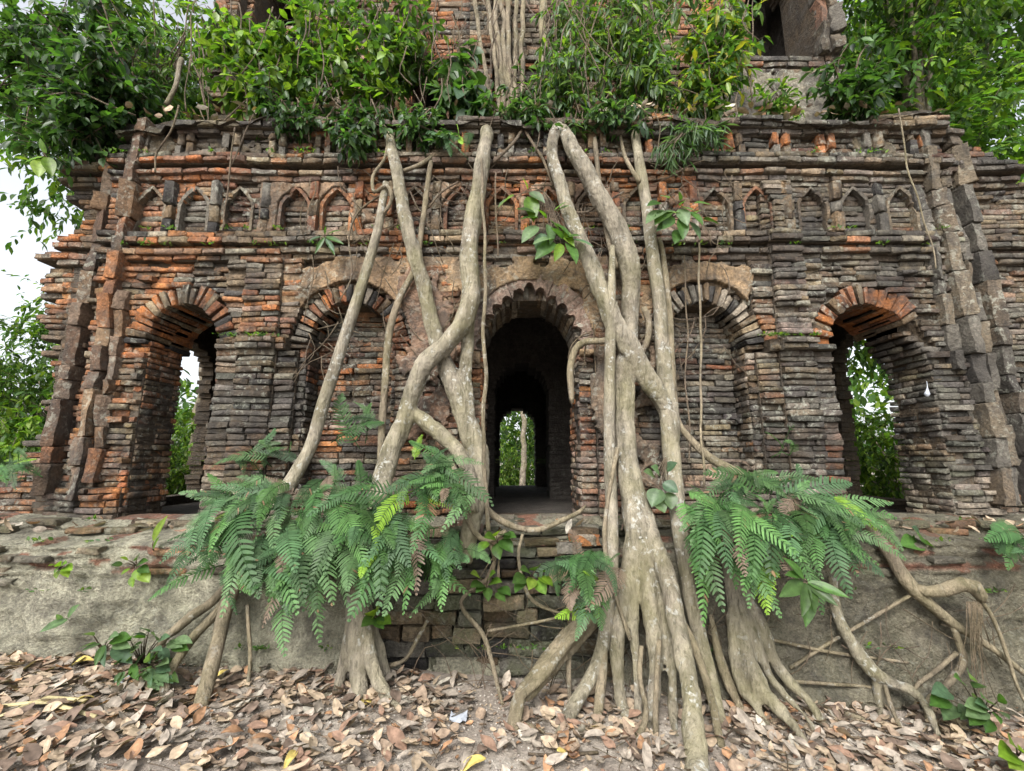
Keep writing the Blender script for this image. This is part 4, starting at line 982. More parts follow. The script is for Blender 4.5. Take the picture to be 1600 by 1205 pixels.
SH = [
 ('bright green bush spilling over the cornice left of the tower', (400, 190, .15), [(320, 50, .1), (360, 40, .1), (450, 85, .05), (500, 50, .2), (350, 120, -.1), (420, 130, -.15)], 70, .085, .55, ['bright', 'bright', 'mid'], .2, .5, .3),
 ('yellow-green leafy bush before the upper left opening', (480, 190, .25), [(450, 95, .1), (520, 60, .1), (560, 110, .05), (520, 20, .2), (545, 10, .3)], 70, .09, .5, ['bright', 'mid'], .2, .5, .3),
 ('mid green bush on the cornice left of the upper slot', (590, 195, .2), [(560, 130, .0), (600, 90, .1), (640, 60, .2), (610, 150, -.05), (590, 30, .2), (660, 20, .3)], 70, .08, .55, ['mid', 'bright'], .18, .6, .4),
 ('low dusky shrub hanging over the cornice above the left root', (650, 205, .0), [(620, 215, -.15), (660, 222, -.18), (690, 205, -.1), (640, 185, -.05), (700, 180, .1)], 42, .065, .5, ['mid', 'pale', 'dark'], .12, .6, .6),
 ('broad-leaved plant beside the hanging grey roots', (720, 195, .2), [(690, 150, .05), (720, 110, .1), (745, 150, .05), (705, 80, .15), (750, 175, 0)], 28, .13, .7, ['mid', 'pale', 'dark'], .15, .6, .5),
 ('drooping slender-leaved bush right of the hanging grey roots', (880, 190, .25), [(850, 60, .15), (890, 30, .1), (920, 90, .0), (870, 120, .05), (930, 10, .15), (900, 150, -.05)], 84, .095, .26, ['bright', 'mid', 'pale'], .2, .9, .8),
 ('tall drooping bush with narrow leaves over the right fig', (1000, 195, .2), [(960, 30, .1), (1000, 10, .1), (1050, 60, .05), (980, 100, 0), (1030, 120, -.1), (1060, 10, .2)], 84, .10, .26, ['bright', 'mid', 'pale'], .2, .9, .8),
 ('leafy bush with yellowing leaves left of the upper right opening', (1110, 195, .2), [(1080, 60, .1), (1120, 40, .1), (1150, 80, .1), (1100, 120, 0), (1160, 30, .15), (1130, 10, .3), (1060, 150, -.1)], 70, .09, .38, ['bright', 'mid', 'yellow', 'mid'], .2, .7, .6),
 ('tuft of dry grassy stems hanging over the cornice right of the fig', (1075, 205, -.05), [(1060, 230, -.18), (1085, 235, -.18), (1050, 180, 0), (1100, 170, 0), (1090, 210, -.12)], 42, .10, .12, ['pale', 'mid'], .12, 1.0, .8),
 ('small leafy shrub on the sloping ledge below the upper right opening', (1215, 185, .3), [(1195, 140, .2), (1225, 130, .2), (1210, 160, .1), (1250, 165, .1)], 28, .075, .4, ['mid', 'bright'], .13, .5, .4),
 ('dark glossy shrub rooted on the cornice before the grey ledge', (1325, 180, .0), [(1300, 110, -.05), (1330, 90, 0), (1350, 130, -.05), (1370, 90, 0), (1310, 150, -.1), (1380, 130, 0)], 56, .085, .45, ['dark', 'mid'], .16, .5, .3),
 ('dark creeper mass overhanging the upper left corner', (215, 200, .2), [(60, 60, -.1), (120, 100, -.15), (170, 130, -.1), (90, 180, -.2), (200, 150, -.05), (30, 130, -.2), (150, 30, .2), (230, 90, .1), (130, 220, -.1), (60, 240, -.1)], 112, .085, .5, ['dark', 'dark', 'mid'], .26, .6, .4),
 ('grey-green twiggy bush behind the dark creeper', (240, 190, .6), [(170, 40, .5), (240, 20, .5), (280, 70, .4), (300, 20, .6), (200, 90, .5), (260, 120, .3)], 84, .06, .4, ['pale', 'mid', 'bright'], .24, .6, .4),
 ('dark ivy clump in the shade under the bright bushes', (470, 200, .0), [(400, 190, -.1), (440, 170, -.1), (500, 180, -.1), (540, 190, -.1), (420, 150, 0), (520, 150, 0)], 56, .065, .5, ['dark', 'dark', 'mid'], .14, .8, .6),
 ('low leafy growth along the cornice between the roots', (800, 195, .1), [(760, 170, 0), (790, 180, -.05), (840, 170, 0), (860, 185, -.08), (820, 140, .1), (930, 170, 0)], 42, .07, .45, ['mid', 'pale', 'dark'], .13, .6, .4),
 ('high bright bush before the upper left opening of the tower', (430, 120, .5), [(340, 70, .4), (530, 40, .45), (370, 90, .35), (470, 85, .35), (430, 95, .3)], 70, .09, .55, ['bright', 'bright', 'mid'], .24, .5, .3),
 ('tangle of leaves over the red root curtain at upper left', (620, 130, .5), [(560, 30, .4), (620, 10, .4), (680, 40, .4), (700, 90, .35), (590, 80, .35), (650, 100, .3)], 60, .085, .5, ['mid', 'bright', 'mid'], .22, .6, .4),
 ('high drooping foliage over the right red root curtain', (960, 110, .5), [(880, 0, .4), (940, 20, .4), (1010, 0, .4), (1060, 40, .35), (920, 70, .3), (1000, 80, .3)], 80, .1, .26, ['bright', 'bright', 'mid'], .24, .9, .8),
 ('foliage clump with yellow leaves beside the upper right opening', (1120, 110, .5), [(1080, 10, .4), (1130, 0, .4), (1170, 40, .4), (1100, 60, .35), (1150, 80, .3)], 60, .09, .4, ['bright', 'mid', 'yellow'], .2, .7, .6),
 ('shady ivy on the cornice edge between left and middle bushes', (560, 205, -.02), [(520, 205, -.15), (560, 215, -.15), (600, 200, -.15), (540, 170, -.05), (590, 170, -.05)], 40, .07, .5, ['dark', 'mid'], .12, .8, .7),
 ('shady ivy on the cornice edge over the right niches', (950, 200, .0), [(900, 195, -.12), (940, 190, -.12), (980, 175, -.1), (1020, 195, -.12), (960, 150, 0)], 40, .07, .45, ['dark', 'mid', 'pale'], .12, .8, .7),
 ('deep green foliage filling the far upper left corner', (60, 120, .3), [(0, 20, .2), (50, 0, .2), (110, 20, .2), (20, 90, .1), (90, 90, .1), (150, 70, .2), (0, 150, .1), (40, 200, 0)], 80, .09, .5, ['dark', 'mid', 'mid'], .28, .6, .4),
]
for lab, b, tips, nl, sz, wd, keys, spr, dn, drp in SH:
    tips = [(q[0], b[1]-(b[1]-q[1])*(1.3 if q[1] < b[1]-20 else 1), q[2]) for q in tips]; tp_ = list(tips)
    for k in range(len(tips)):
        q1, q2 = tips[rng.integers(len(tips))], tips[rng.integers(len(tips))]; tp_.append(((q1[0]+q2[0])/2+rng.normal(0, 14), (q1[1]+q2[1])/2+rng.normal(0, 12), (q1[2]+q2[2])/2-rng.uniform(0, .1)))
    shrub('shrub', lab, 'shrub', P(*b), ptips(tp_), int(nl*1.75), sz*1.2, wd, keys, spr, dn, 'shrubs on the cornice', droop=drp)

a = Acc()   # fringe of thin hanging stems along the cornice, too many to count
for k in range(150):
    px = rng.uniform(290, 1180); py = rng.uniform(-20, 190); L = rng.uniform(40, 150); Y = rng.uniform(-.12, .3); rows = []; x_, y_ = px, py; dr = rng.normal(0, .25)
    for q in range(4): rows.append((x_, y_, rng.uniform(1.2, 3), Y-.02*q)); x_ += L/4*dr+rng.normal(0, 5); y_ += L/4; dr += rng.normal(0, .2)
    V, F = tube(pxpts(rows), nseg=4, step=.06, rough=0); a.add(V, F)
obj('hanging_stems', a.mesh('hanging_stems'), M_TWIG, None, 'fringe of thin dry stems hanging among the bushes over the cornice', 'stems', kind='stuff')

# trees: trunk, limbs and crown of leaf sized faces
def crown_mesh(name, n, rad, leaf, keys, blobs, seed):
    cs = rng.normal(0, 1, (blobs, 3)); cs /= np.linalg.norm(cs, axis=1)[:, None]; cs *= rng.uniform(.3, 1, (blobs, 1))*np.array(rad)
    per = 9; nt_ = n//per; k = rng.integers(blobs, size=nt_); rad = np.array(rad)
    p0 = cs[k]+rng.normal(0, 1, (nt_, 3))*rad*.13*rng.uniform(.6, 1.4, (blobs, 1))[k]
    dv = rdir(nt_, .25)*.6+(p0-cs[k])*1.1; dv /= np.linalg.norm(dv, axis=1)[:, None]; dv *= rng.uniform(.3, .75, (nt_, 1))*rad.mean()*.3
    tw = Acc()
    for a_, b_ in zip(p0[::2], dv[::2]):
        e_ = np.array([.004, 0, 0]); g_ = np.array([0, .004, 0]); tw.add(np.array([a_-e_, a_+e_, a_+b_, a_-g_, a_+g_, a_+b_]), np.array([(0, 1, 2), (3, 4, 5)]))
    u = (np.arange(per)+.6)/per; pos = (p0[:, None]+dv[:, None]*u[None, :, None]-np.array([0, 0, .12])*(u**2)[None, :, None]).reshape(-1, 3)
    side = np.tile(np.where(np.arange(per) % 2 == 0, 1., -1.), nt_); dd = np.repeat(dv/np.linalg.norm(dv, axis=1)[:, None], per, 0)
    lat = np.cross(dd, np.array([0, 0, 1.])); d = dd*.6+lat*side[:, None]*.9+rng.normal(0, .3, dd.shape); d[:, 2] -= .45
    m = len(pos); nr = np.column_stack([rng.normal(0, .35, m), rng.normal(0, .35, m), np.ones(m)]); tint = np.repeat(rng.uniform(.6, 1.3, (blobs, 1))[k], per, 0)
    V, F, C = leaves(pos, d, nr, leaf*rng.uniform(.6, 1.3, m), np.full(m, .5), gcols(m, keys)*tint, rng.uniform(0, .3, m))
    return mesh_np(name, V, F, C), cs, tw.mesh('twigs')
CR = [crown_mesh('crown', 13000, (1.9, 1.9, 2.3), .135, ['bright', 'mid', 'mid'], 46, 0), crown_mesh('crown', 13000, (1.6, 1.6, 2.6), .12, ['mid', 'bright', 'mid'], 44, 1),
      crown_mesh('crown', 9000, (1.2, 1.2, 1.5), .10, ['bright', 'bright', 'mid'], 34, 2), crown_mesh('crown', 11000, (2.0, 2.0, 1.7), .14, ['mid', 'dark', 'bright'], 44, 3)]
def tree(label, x, y, ztop, kind, sc, rz, trunk=.09, group='trees round the temple', name='tree'):
    g0 = gz(x, y); t = thing(name, (x, y, g0), label, 'tree', group); me, cs, twm = CR[kind]
    zc = ztop-g0-(2.2*sc); a = Acc()
    V, F = tube([(0, 0, -.1, trunk*1.3), (.05, 0, zc*.4, trunk), (-.04, .05, zc*.8, trunk*.8), (0, 0, zc+sc*.6, trunk*.3)], nseg=10, step=.15, rough=.12, seed=x, wob=.1); 
    obj('trunk', mesh_np('trunk', V, F), M_TRUNK, t)
    ca, sa = math.cos(rz), math.sin(rz)
    for c in cs[:16]:
        q = np.array([c[0]*ca-c[1]*sa, c[0]*sa+c[1]*ca, c[2]])*sc+np.array([0, 0, zc]); s0 = np.array([0, 0, max(.4, zc*rng.uniform(.55, .95))])
        V, F = tube([(*s0, trunk*.4), (*((s0+q)/2+np.array([0, 0, .15])), trunk*.28), (*q, trunk*.1)], nseg=6, step=.2, rough=.1); a.add(V, F)
    obj('limbs', a.mesh('limbs'), M_TRUNK, t)
    o = obj('twigs', twm, M_TRUNK, t); o.location = (0, 0, zc); o.scale = (sc, sc, sc); o.rotation_euler = (0, 0, rz)
    o = obj('crown', me, M_FAR, t); o.location = (0, 0, zc); o.scale = (sc, sc, sc); o.rotation_euler = (0, 0, rz)
    return t
TREES = [
 ('pale sunlit tree low beside the left corner of the temple', -6.6, 2.4, 3.1, 2, 1.0, .3), ('tall bright tree behind the left corner', -7.4, 4.6, 10.2, 0, 1.1, 1.1),
 ('tall tree behind the dark creeper at upper left', -6.2, 5.6, 9.6, 1, 1.0, 2.0), ('tree with a thin leaning trunk at the left edge', -8.6, 5.2, 4.4, 1, 1.0, .7),
 ('bright green tree over the upper right corner', 5.0, 2.4, 6.9, 0, .95, 2.4), ('tall tree behind the upper right corner', 5.6, 4.4, 9.0, 1, 1.1, .2),
 ('leafy tree at the right edge beside the corner ribs', 5.9, 1.3, 5.6, 2, 1.1, 1.9), ('dark tree behind the bright one at the right', 7.6, 4.0, 7.2, 3, 1.2, .9),
 ('canopy tree leaning over the upper right corner', 4.9, 1.6, 8.2, 1, .8, 2.7), ('big tree filling the top right corner', 7.4, 3.4, 11.0, 0, 1.1, .4), ('low tree at the right edge behind the ribs', 6.8, 2.0, 4.6, 2, 1.1, .8),
 ('bush seen through the left arch', -5.0, 3.3, 2.9, 2, .8, .4), ('bush seen through the right arch', 4.6, 2.2, 2.75, 2, .75, 2.2),
 ('grey-trunked tree seen through the doorway', .42, 14.6, 9.5, 0, 1.0, 1.5), ('bright undergrowth seen through the doorway', -.6, 15.6, 3.0, 2, 1.1, 1.0),
 ('mid green thicket beyond the doorway', 1.6, 16.5, 4.6, 0, 1.1, 2.9), ('tall backdrop tree beyond the doorway', -2.6, 17.0, 5.6, 3, 1.2, .6),
]
for i, tr in enumerate(TREES): tree(*tr, trunk=.10 if i in (13,) else (.03 if i in (11, 12, 14, 15) else .09))
# wood that closes the view far behind: reads as one mass
n = 34000; ang = rng.uniform(-1.5, 1.5, n); rr = rng.uniform(17, 24, n); hgt = rng.uniform(0, 1, n)**1.2*(5.0+1.8*np.sin(ang*9)+1.2*np.sin(ang*23+1))
pos = np.column_stack([np.sin(ang)*rr, np.cos(ang)*rr, hgt-.4]); V, F, C = leaves(pos, rdir(n, .7), np.column_stack([rng.normal(0, .5, n), rng.normal(-.3, .5, n), np.ones(n)]), rng.uniform(.25, .5, n), np.full(n, .6), gcols(n, ['bright', 'mid', 'mid']))
obj('far_wood', mesh_np('far_wood', V, F, C), M_FAR, None, 'sunlit green wood far behind the temple', 'wood', kind='stuff')

# ------------------------------------------------------------------ ferns
def frond_mesh(base, tip, lift, wid, col, npair=24, face=(0, -.75, .65)):
    base, tip = np.array(base), np.array(tip); L = np.linalg.norm(tip-base); ctl = (base+tip)/2+np.array([rng.normal(0, .13)*L, -.05*L, lift*L]); tw_ = rng.normal(0, .5)
    ts = np.linspace(0, 1, 26); cur = ((1-ts)**2)[:, None]*base+(2*ts*(1-ts))[:, None]*ctl+(ts**2)[:, None]*tip
    cur += np.outer(np.sin(ts*3.1), rng.normal(0, .012, 3)); a = Acc()
    V, F = tube(np.column_stack([cur, np.interp(ts, [0, 1], [.0035, .001])]), nseg=4, step=.05, rough=0); a.add(V, F, np.array(col)*.75)
    fc = unit(np.array(face)+rng.normal(0, .22, 3)); W = wid*L
    bend = rng.uniform(.05, .3)
    for sgn in (-1, 1):
        for k in range(npair):
            s = .10+.89*k/(npair-1)+rng.normal(0, .004); s = min(s, .995); f = s*25; i0 = min(int(f), 24); p = cur[i0]+(cur[i0+1]-cur[i0])*(f-i0); T = unit(cur[min(i0+2, 25)]-cur[max(i0-1, 0)])
            fc2 = unit(fc+tw_*s*np.cross(T, fc)); Nn = unit(fc2-T*np.dot(fc2, T)); sd = np.cross(T, Nn)*sgn
            if rng.random() < .04: continue
            pl = W*min(1, .5+s*2.6)*(1-s**1.5)**.75*rng.uniform(.78, 1.12)+.006; pw = L*.89/npair*.33
            dv = unit(sd+T*(.35+.35*s)); wv = unit(T-dv*np.dot(T, dv)); st = np.array([0, .22, .5, .78, 1.0]); ww = np.array([.75, 1.0, .82, .5, .0])*pw
            pts = p+np.outer(st*pl, dv)+np.outer(st**2*pl*.22, T)-np.outer(st**2*pl*bend, Nn)-np.outer(st**2*pl*.10, (0, 0, 1))
            VV = np.vstack([pts[:-1]-wv*ww[:-1, None], pts[:-1]+wv*ww[:-1, None], pts[-1:]])
            FF = [(0, 1, 5, 4), (1, 2, 6, 5), (2, 3, 7, 6), (3, 8, 8, 7)]
            FF = np.array([(0, 1, 5, 4), (1, 2, 6, 5), (2, 3, 7, 6)]); a.add(VV[:8], FF, (np.array(col) if rng.random() > .008 else np.array((.17, .11, .06)))*rng.uniform(.82, 1.15))
    return a
FCOL = [(.09, .165, .04), (.11, .195, .045), (.065, .13, .032), (.125, .19, .062), (.10, .165, .06)]
def fern(label, crown, tips, extra=0, bright=0.06, wid=.235, lift=.2):
    c = P(*crown); t = thing('fern', c, label, 'fern', 'ferns on the plinth')
    tips = list(tips); base_n = len(tips)
    for k in range(int(extra*2.4)):
        q = tips[rng.integers(base_n)]; q2 = tips[rng.integers(base_n)]; u = rng.uniform(.2, .8); f = rng.uniform(.55, 1.0)
        tx, ty = q[0]*u+q2[0]*(1-u), q[1]*u+q2[1]*(1-u); tips.append((crown[0]+(tx-crown[0])*f, crown[1]+(ty-crown[1])*f, (q[2]*u+q2[2]*(1-u))+rng.uniform(-.05, .12)))
    for k, tp in enumerate(tips):
        col = np.array(FCOL[rng.integers(len(FCOL))])*np.array((.72, .88, 1.05))*rng.uniform(.42, 1.15)
        if rng.random() < bright*.5: col = np.array((.17, .30, .03))*rng.uniform(.8, 1.1)
        if rng.random() < .04: col = np.array((.15, .11, .08))
        f = rng.uniform(.05, .34); dx_, dy_ = tp[0]-crown[0], tp[1]-crown[1]; Ln = math.hypot(dx_, dy_)
        if Ln > 125: f = max(f, 1-rng.uniform(100, 150)/Ln)
        cc = P(crown[0]+dx_*f+rng.normal(0, 24), crown[1]+dy_*f+rng.normal(0, 15), crown[2]+(tp[2]-crown[2])*f+rng.normal(0, .02))
        if f > .3:   # bare stipe back to the crown
            c0 = P(*crown); V, F = tube([(*c0, .0035), (*((c0+cc)/2+np.array([0, -.02, .03])), .0035), (*cc, .0035)], nseg=4, step=.05, rough=0)
        else: V = None
        a = frond_mesh(cc, P(*tp), lift*rng.uniform(.6, 1.5), wid*rng.uniform(.75, 1.25), col, npair=int(rng.integers(19, 26)))
        if V is not None: a.add(V, F, col*.7)
        obj('frond', a.mesh('frond', t), M_FERN, t)
fern('fern at the left end of the green bank, drooping over the pale plinth', (385, 805, -.42), [(232, 938, -.8), (250, 880, -.7), (262, 845, -.65), (260, 915, -.8), (295, 872, -.75), (280, 770, -.5), (345, 965, -.85), (405, 935, -.9), (325, 740, -.4), (275, 905, -.8), (350, 870, -.8), (300, 820, -.6)], 8)
fern('fern hanging lowest in the left bank, beside the slender olive root', (480, 815, -.44), [(380, 890, -.85), (445, 1025, -.95), (500, 1005, -.95), (545, 955, -.9), (415, 745, -.45), (520, 760, -.6), (465, 960, -1.0), (420, 940, -.95), (545, 840, -.8)], 9)
fern('fern covering the foot of the crossing fig roots', (580, 800, -.55), [(480, 930, -.95), (545, 895, -1.0), (590, 960, -1.05), (640, 885, -1.0), (520, 850, -.9), (560, 720, -.6), (655, 830, -.85), (620, 905, -1.0), (520, 780, -.8), (610, 860, -.95)], 12)
fern('pale green fern growing on the crossing fig roots', (685, 745, -.5), [(590, 860, -.95), (640, 870, -.95), (700, 700, -.7), (755, 725, -.6), (770, 790, -.7), (640, 690, -.7), (735, 800, -.8), (600, 770, -.8), (690, 830, -.9), (660, 680, -.5)], 10)
fern('fern drooping over the mossy blocks left of the steps', (690, 850, -.52), [(640, 965, -.85), (690, 955, -.88), (735, 930, -.85), (655, 905, -.85), (765, 880, -.75), (720, 890, -.85)], 5)
fern('small upright light fern at the foot of the right fig trunk', (920, 880, -.62), [(868, 965, -.9), (900, 1000, -.95), (962, 930, -.92), (835, 900, -.8), (940, 985, -.95), (968, 865, -.75), (890, 830, -.7), (920, 940, -.95), (870, 880, -.85)], 6, .2)
fern('large fern hanging right of the fig trunk', (1120, 790, -.5), [(1062, 830, -.85), (1090, 910, -.95), (1165, 770, -.8), (1220, 965, -1.0), (1190, 935, -1.0), (1130, 955, -.98), (1180, 735, -.5), (1072, 755, -.6), (1260, 880, -.95), (1100, 980, -.95), (1165, 900, -1.0)], 8, .12)
fern('large grey-green fern spreading toward the right arch', (1225, 790, -.46), [(1330, 935, -.9), (1285, 960, -.9), (1415, 875, -.75), (1395, 785, -.55), (1330, 755, -.5), (1245, 725, -.4), (1205, 905, -.95), (1390, 835, -.75), (1265, 905, -.95), (1350, 880, -.85), (1310, 820, -.8)], 10, .04)
fern('fern in the gap between slender olive root and crossing roots', (535, 770, -.4), [(470, 850, -.75), (500, 870, -.8), (455, 800, -.7), (560, 735, -.5), (500, 720, -.4), (530, 860, -.8), (575, 850, -.8), (590, 760, -.6)], 6)
fern('fern rising over the pale plinth top left of the olive root', (430, 775, -.36), [(300, 775, -.5), (330, 760, -.45), (350, 820, -.65), (390, 860, -.75), (430, 870, -.8), (370, 745, -.4), (300, 830, -.65), (460, 840, -.7)], 6)
fern('fern below the crossing roots over the left root foot', (640, 830, -.6), [(570, 900, -.95), (600, 930, -1.0), (650, 930, -.95), (690, 880, -.9), (545, 970, -1.0), (630, 960, -1.0), (530, 920, -.95)], 5)
fern('low fern tuft hanging in the middle of the left bank', (430, 860, -.55), [(370, 960, -.85), (410, 980, -.9), (450, 960, -.95), (350, 900, -.8), (480, 930, -.95), (400, 920, -.9)], 5)
fern('fern between the large ferns right of the fig trunk', (1175, 830, -.55), [(1150, 920, -.95), (1200, 960, -1.0), (1240, 930, -.98), (1110, 870, -.9), (1260, 840, -.85), (1210, 780, -.7), (1170, 950, -1.0)], 5, .1)
fern('fern on the upper edge of the right bank by the diagonal root', (1160, 765, -.4), [(1100, 740, -.5), (1140, 720, -.4), (1215, 740, -.5), (1250, 770, -.6), (1200, 800, -.7), (1090, 790, -.65), (1280, 750, -.5)], 5, .15)
fern('fern drooping at the right end of the right bank', (1300, 800, -.42), [(1380, 900, -.75), (1410, 860, -.7), (1340, 900, -.8), (1400, 810, -.55), (1360, 850, -.7), (1300, 880, -.8), (1250, 850, -.75)], 6, .02)
fern('small fern at the right edge on the plinth top', (1600, 850, -.35), [(1540, 845, -.6), (1575, 890, -.6), (1620, 900, -.7), (1560, 865, -.6)], 2)
fern('single young fern on the wall right of the blind arch', (1205, 715, -.12), [(1240, 665, -.2), (1195, 675, -.2), (1225, 690, -.25)], 0, .1)
fern('tiny fern hanging from the cornice beside the crossing roots', (712, 195, -.08), [(705, 245, -.25), (732, 250, -.28), (722, 225, -.25)], 1, .3)
fern('small bushy fern in the corner at the left edge', (22, 735, -.12), [(0, 700, -.2), (40, 700, -.2), (10, 760, -.25), (45, 740, -.25), (25, 765, -.3)], 6, .3, .2)
fern('dark fern fringe on the wall behind the slender olive root', (560, 690, -.12), [(535, 615, -.2), (580, 630, -.2), (545, 660, -.25), (600, 660, -.2)], 1)
fern('reddish dying fern at the foot of the left pier', (425, 730, -.1), [(430, 670, -.15), (455, 690, -.2), (405, 690, -.15), (380, 740, -.3), (330, 730, -.3)], 3, .0)

# ------------------------------------------------------------------ small broad-leaved plants, every leaf a part
def big_leaf_mesh(base, tip, nrm, wid, col, curl=.15):
    base, tip = np.array(base, float), np.array(tip, float); L = np.linalg.norm(tip-base); Y = (tip-base)/L; Zn = unit(np.array(nrm)-Y*np.dot(nrm, Y)); X = np.cross(Y, Zn); V = []; n = 9
    for i in range(n):
        s = i/(n-1); w = wid*L*math.sin(math.pi*min(1, s*.96+.04)**.85)**.9
        for u in (-1, -.5, 0, .5, 1): V.append(base+Y*s*L+X*u*w*.5+Zn*(abs(u)*w*.16-curl*L*s*s+.008*math.sin(s*22+u)*L))
    return mesh_np('leaf', V, grid_faces(n, 5), np.tile(np.array(col), (len(V), 1))*np.array([1.0+.25*(k % 5 == 2) for k in range(len(V))])[:, None])
def plant(label, base, leavesl, keys, wid=.42, cat='plant', name='leafy_plant', curl=.15):
    b = P(*base) if base[2] != 'g' else G(base[0], base[1]); t = thing(name, b, label, cat); st = Acc()
    for (ax, ay, aY, tx, ty, tY) in leavesl:
        p0, p1 = P(ax, ay, aY), P(tx, ty, tY); c = gcols(1, keys)[0]
        m = big_leaf_mesh(p0-np.array(t.location), p1-np.array(t.location), (rng.normal(0, .3), -.7, .7), wid*rng.uniform(.85, 1.2), c, curl); obj('leaf', m, M_LEAF, t)
        V, F = tube([(*b, .004), (*((b+p0)/2+np.array([0, -.01, .01])), .0035), (*p0, .002)], nseg=6, step=.03, rough=0); st.add(V, F)
    obj('stem', st.mesh('stem', t), M_TWIG, t); return t
def spray(cx, cy, Y, n, r, L, fwd=.12):
    out = []
    for k in range(n):
        a = 2*math.pi*k/n+rng.uniform(-.4, .4); q = r*rng.uniform(.1, 1); x, y = cx+q*math.cos(a), cy+q*.8*math.sin(a); l_ = L*rng.uniform(.7, 1.2)
        out.append((x, y, Y-fwd*.3, x+l_*math.cos(a), y+l_*.8*math.sin(a)+l_*.2, Y-fwd))
    return out
plant('glossy dark plant with long pointed leaves among the right ferns', (1262, 915, -.9), [(1262, 910, -.95, 1328, 930, -1.05), (1262, 912, -.95, 1310, 945, -1.05), (1260, 912, -.96, 1258, 962, -1.06), (1255, 910, -.95, 1222, 930, -1.02), (1256, 905, -.95, 1230, 870, -1.0), (1265, 915, -.95, 1278, 955, -1.05), (1250, 900, -.95, 1230, 896, -1.0), (1265, 918, -.94, 1262, 980, -1.0)], ['mid'], .36)
plant('trailing plant with round pale leaves on the right fig trunk', (1040, 715, -.42), [(1022, 745, -.45, 1008, 735, -.5), (1030, 742, -.45, 1020, 728, -.5), (1036, 755, -.45, 1060, 768, -.5), (1030, 765, -.45, 1018, 790, -.5), (1045, 770, -.45, 1050, 795, -.5), (1042, 735, -.45, 1056, 722, -.5), (1025, 780, -.45, 1040, 800, -.5)], ['pale'], .85)
plant('leafy sprig sprouting on the niche band above the doorway', (850, 300, -.1), spray(855, 345, -.22, 10, 34, 32)+spray(880, 375, -.25, 8, 20, 34)+spray(825, 300, -.18, 4, 26, 30), ['pale', 'mid', 'bright'], .42)
plant('grey-green sprig on the niche band right of the fig roots', (1045, 345, -.15), spray(1060, 325, -.25, 12, 34, 26)+spray(1075, 345, -.22, 6, 26, 24), ['pale', 'mid'], .5)
plant('clump of leafy weeds at the foot of the pale plinth', (225, 1040, 'g'), spray(245, 1005, -.56, 14, 36, 22)+spray(205, 1035, -.64, 12, 46, 20)+spray(240, 1045, -.66, 12, 36, 20), ['mid', 'pale', 'pale'], .34)
plant('small weed beside the leafy weeds before the pale plinth', (165, 1020, 'g'), spray(165, 1005, -.62, 9, 26, 28), ['mid', 'pale'], .35)
plant('weed with two long leaves leaning on the pale plinth', (92, 975, -.48), [(105, 968, -.5, 62, 985, -.6), (106, 966, -.5, 118, 945, -.55), (100, 970, -.5, 85, 960, -.55)], ['pale'], .38)
plant('upright pointed leaf at the left end of the ferns', (240, 860, -.4), [(240, 845, -.42, 256, 806, -.45), (240, 858, -.42, 246, 838, -.44)], ['bright'], .3)
plant('pale leafy weed in the litter at the lower right', (1530, 1120, 'g'), spray(1510, 1085, -.66, 9, 34, 20)+spray(1545, 1108, -.72, 9, 30, 20), ['pale', 'pale', 'mid'], .42)
plant('pair of broad leaves on the plinth below the right arch', (1440, 850, -.3), [(1440, 848, -.32, 1432, 822, -.4), (1445, 850, -.32, 1462, 852, -.42), (1436, 850, -.32, 1412, 848, -.4)], ['pale', 'mid'], .65)
plant('bright sprig of small leaves below the door sill', (780, 860, -.45), spray(775, 840, -.5, 7, 20, 20)+spray(760, 915, -.55, 8, 24, 18), ['bright', 'mid'], .6)
plant('small bright sprig beside the steps under the small fern', (830, 905, -.48), spray(835, 900, -.55, 8, 26, 20), ['bright', 'mid'], .65)
plant('green seedling on the mossy blocks beside the left root foot', (585, 975, -.5), spray(586, 965, -.56, 5, 8, 18), ['bright', 'mid'], .7)
plant('tiny weed growing on the pale plinth face', (95, 890, -.43), spray(95, 885, -.46, 7, 10, 13, .06), ['bright'], .6)
plant('tuft of small weeds on the pale plinth near the ferns', (215, 885, -.43), spray(212, 885, -.47, 9, 22, 16, .06), ['mid', 'bright'], .6)
plant('green leaf sprig in the litter at the lower right corner', (1585, 1185, 'g'), spray(1588, 1175, -1.0, 4, 8, 14), ['bright'], .6)
plant('pale grassy sprig on the left niche ledge', (508, 385, -.08), spray(508, 370, -.14, 9, 8, 26, .08), ['pale', 'mid'], .22)
plant('leafy sprout beside the dark creeper at the cornice corner', (70, 245, -.25), [(70, 245, -.25, 35, 250, -.3), (72, 240, -.25, 60, 215, -.3), (74, 246, -.25, 80, 270, -.3), (66, 250, -.25, 58, 272, -.32)], ['bright'], .45)

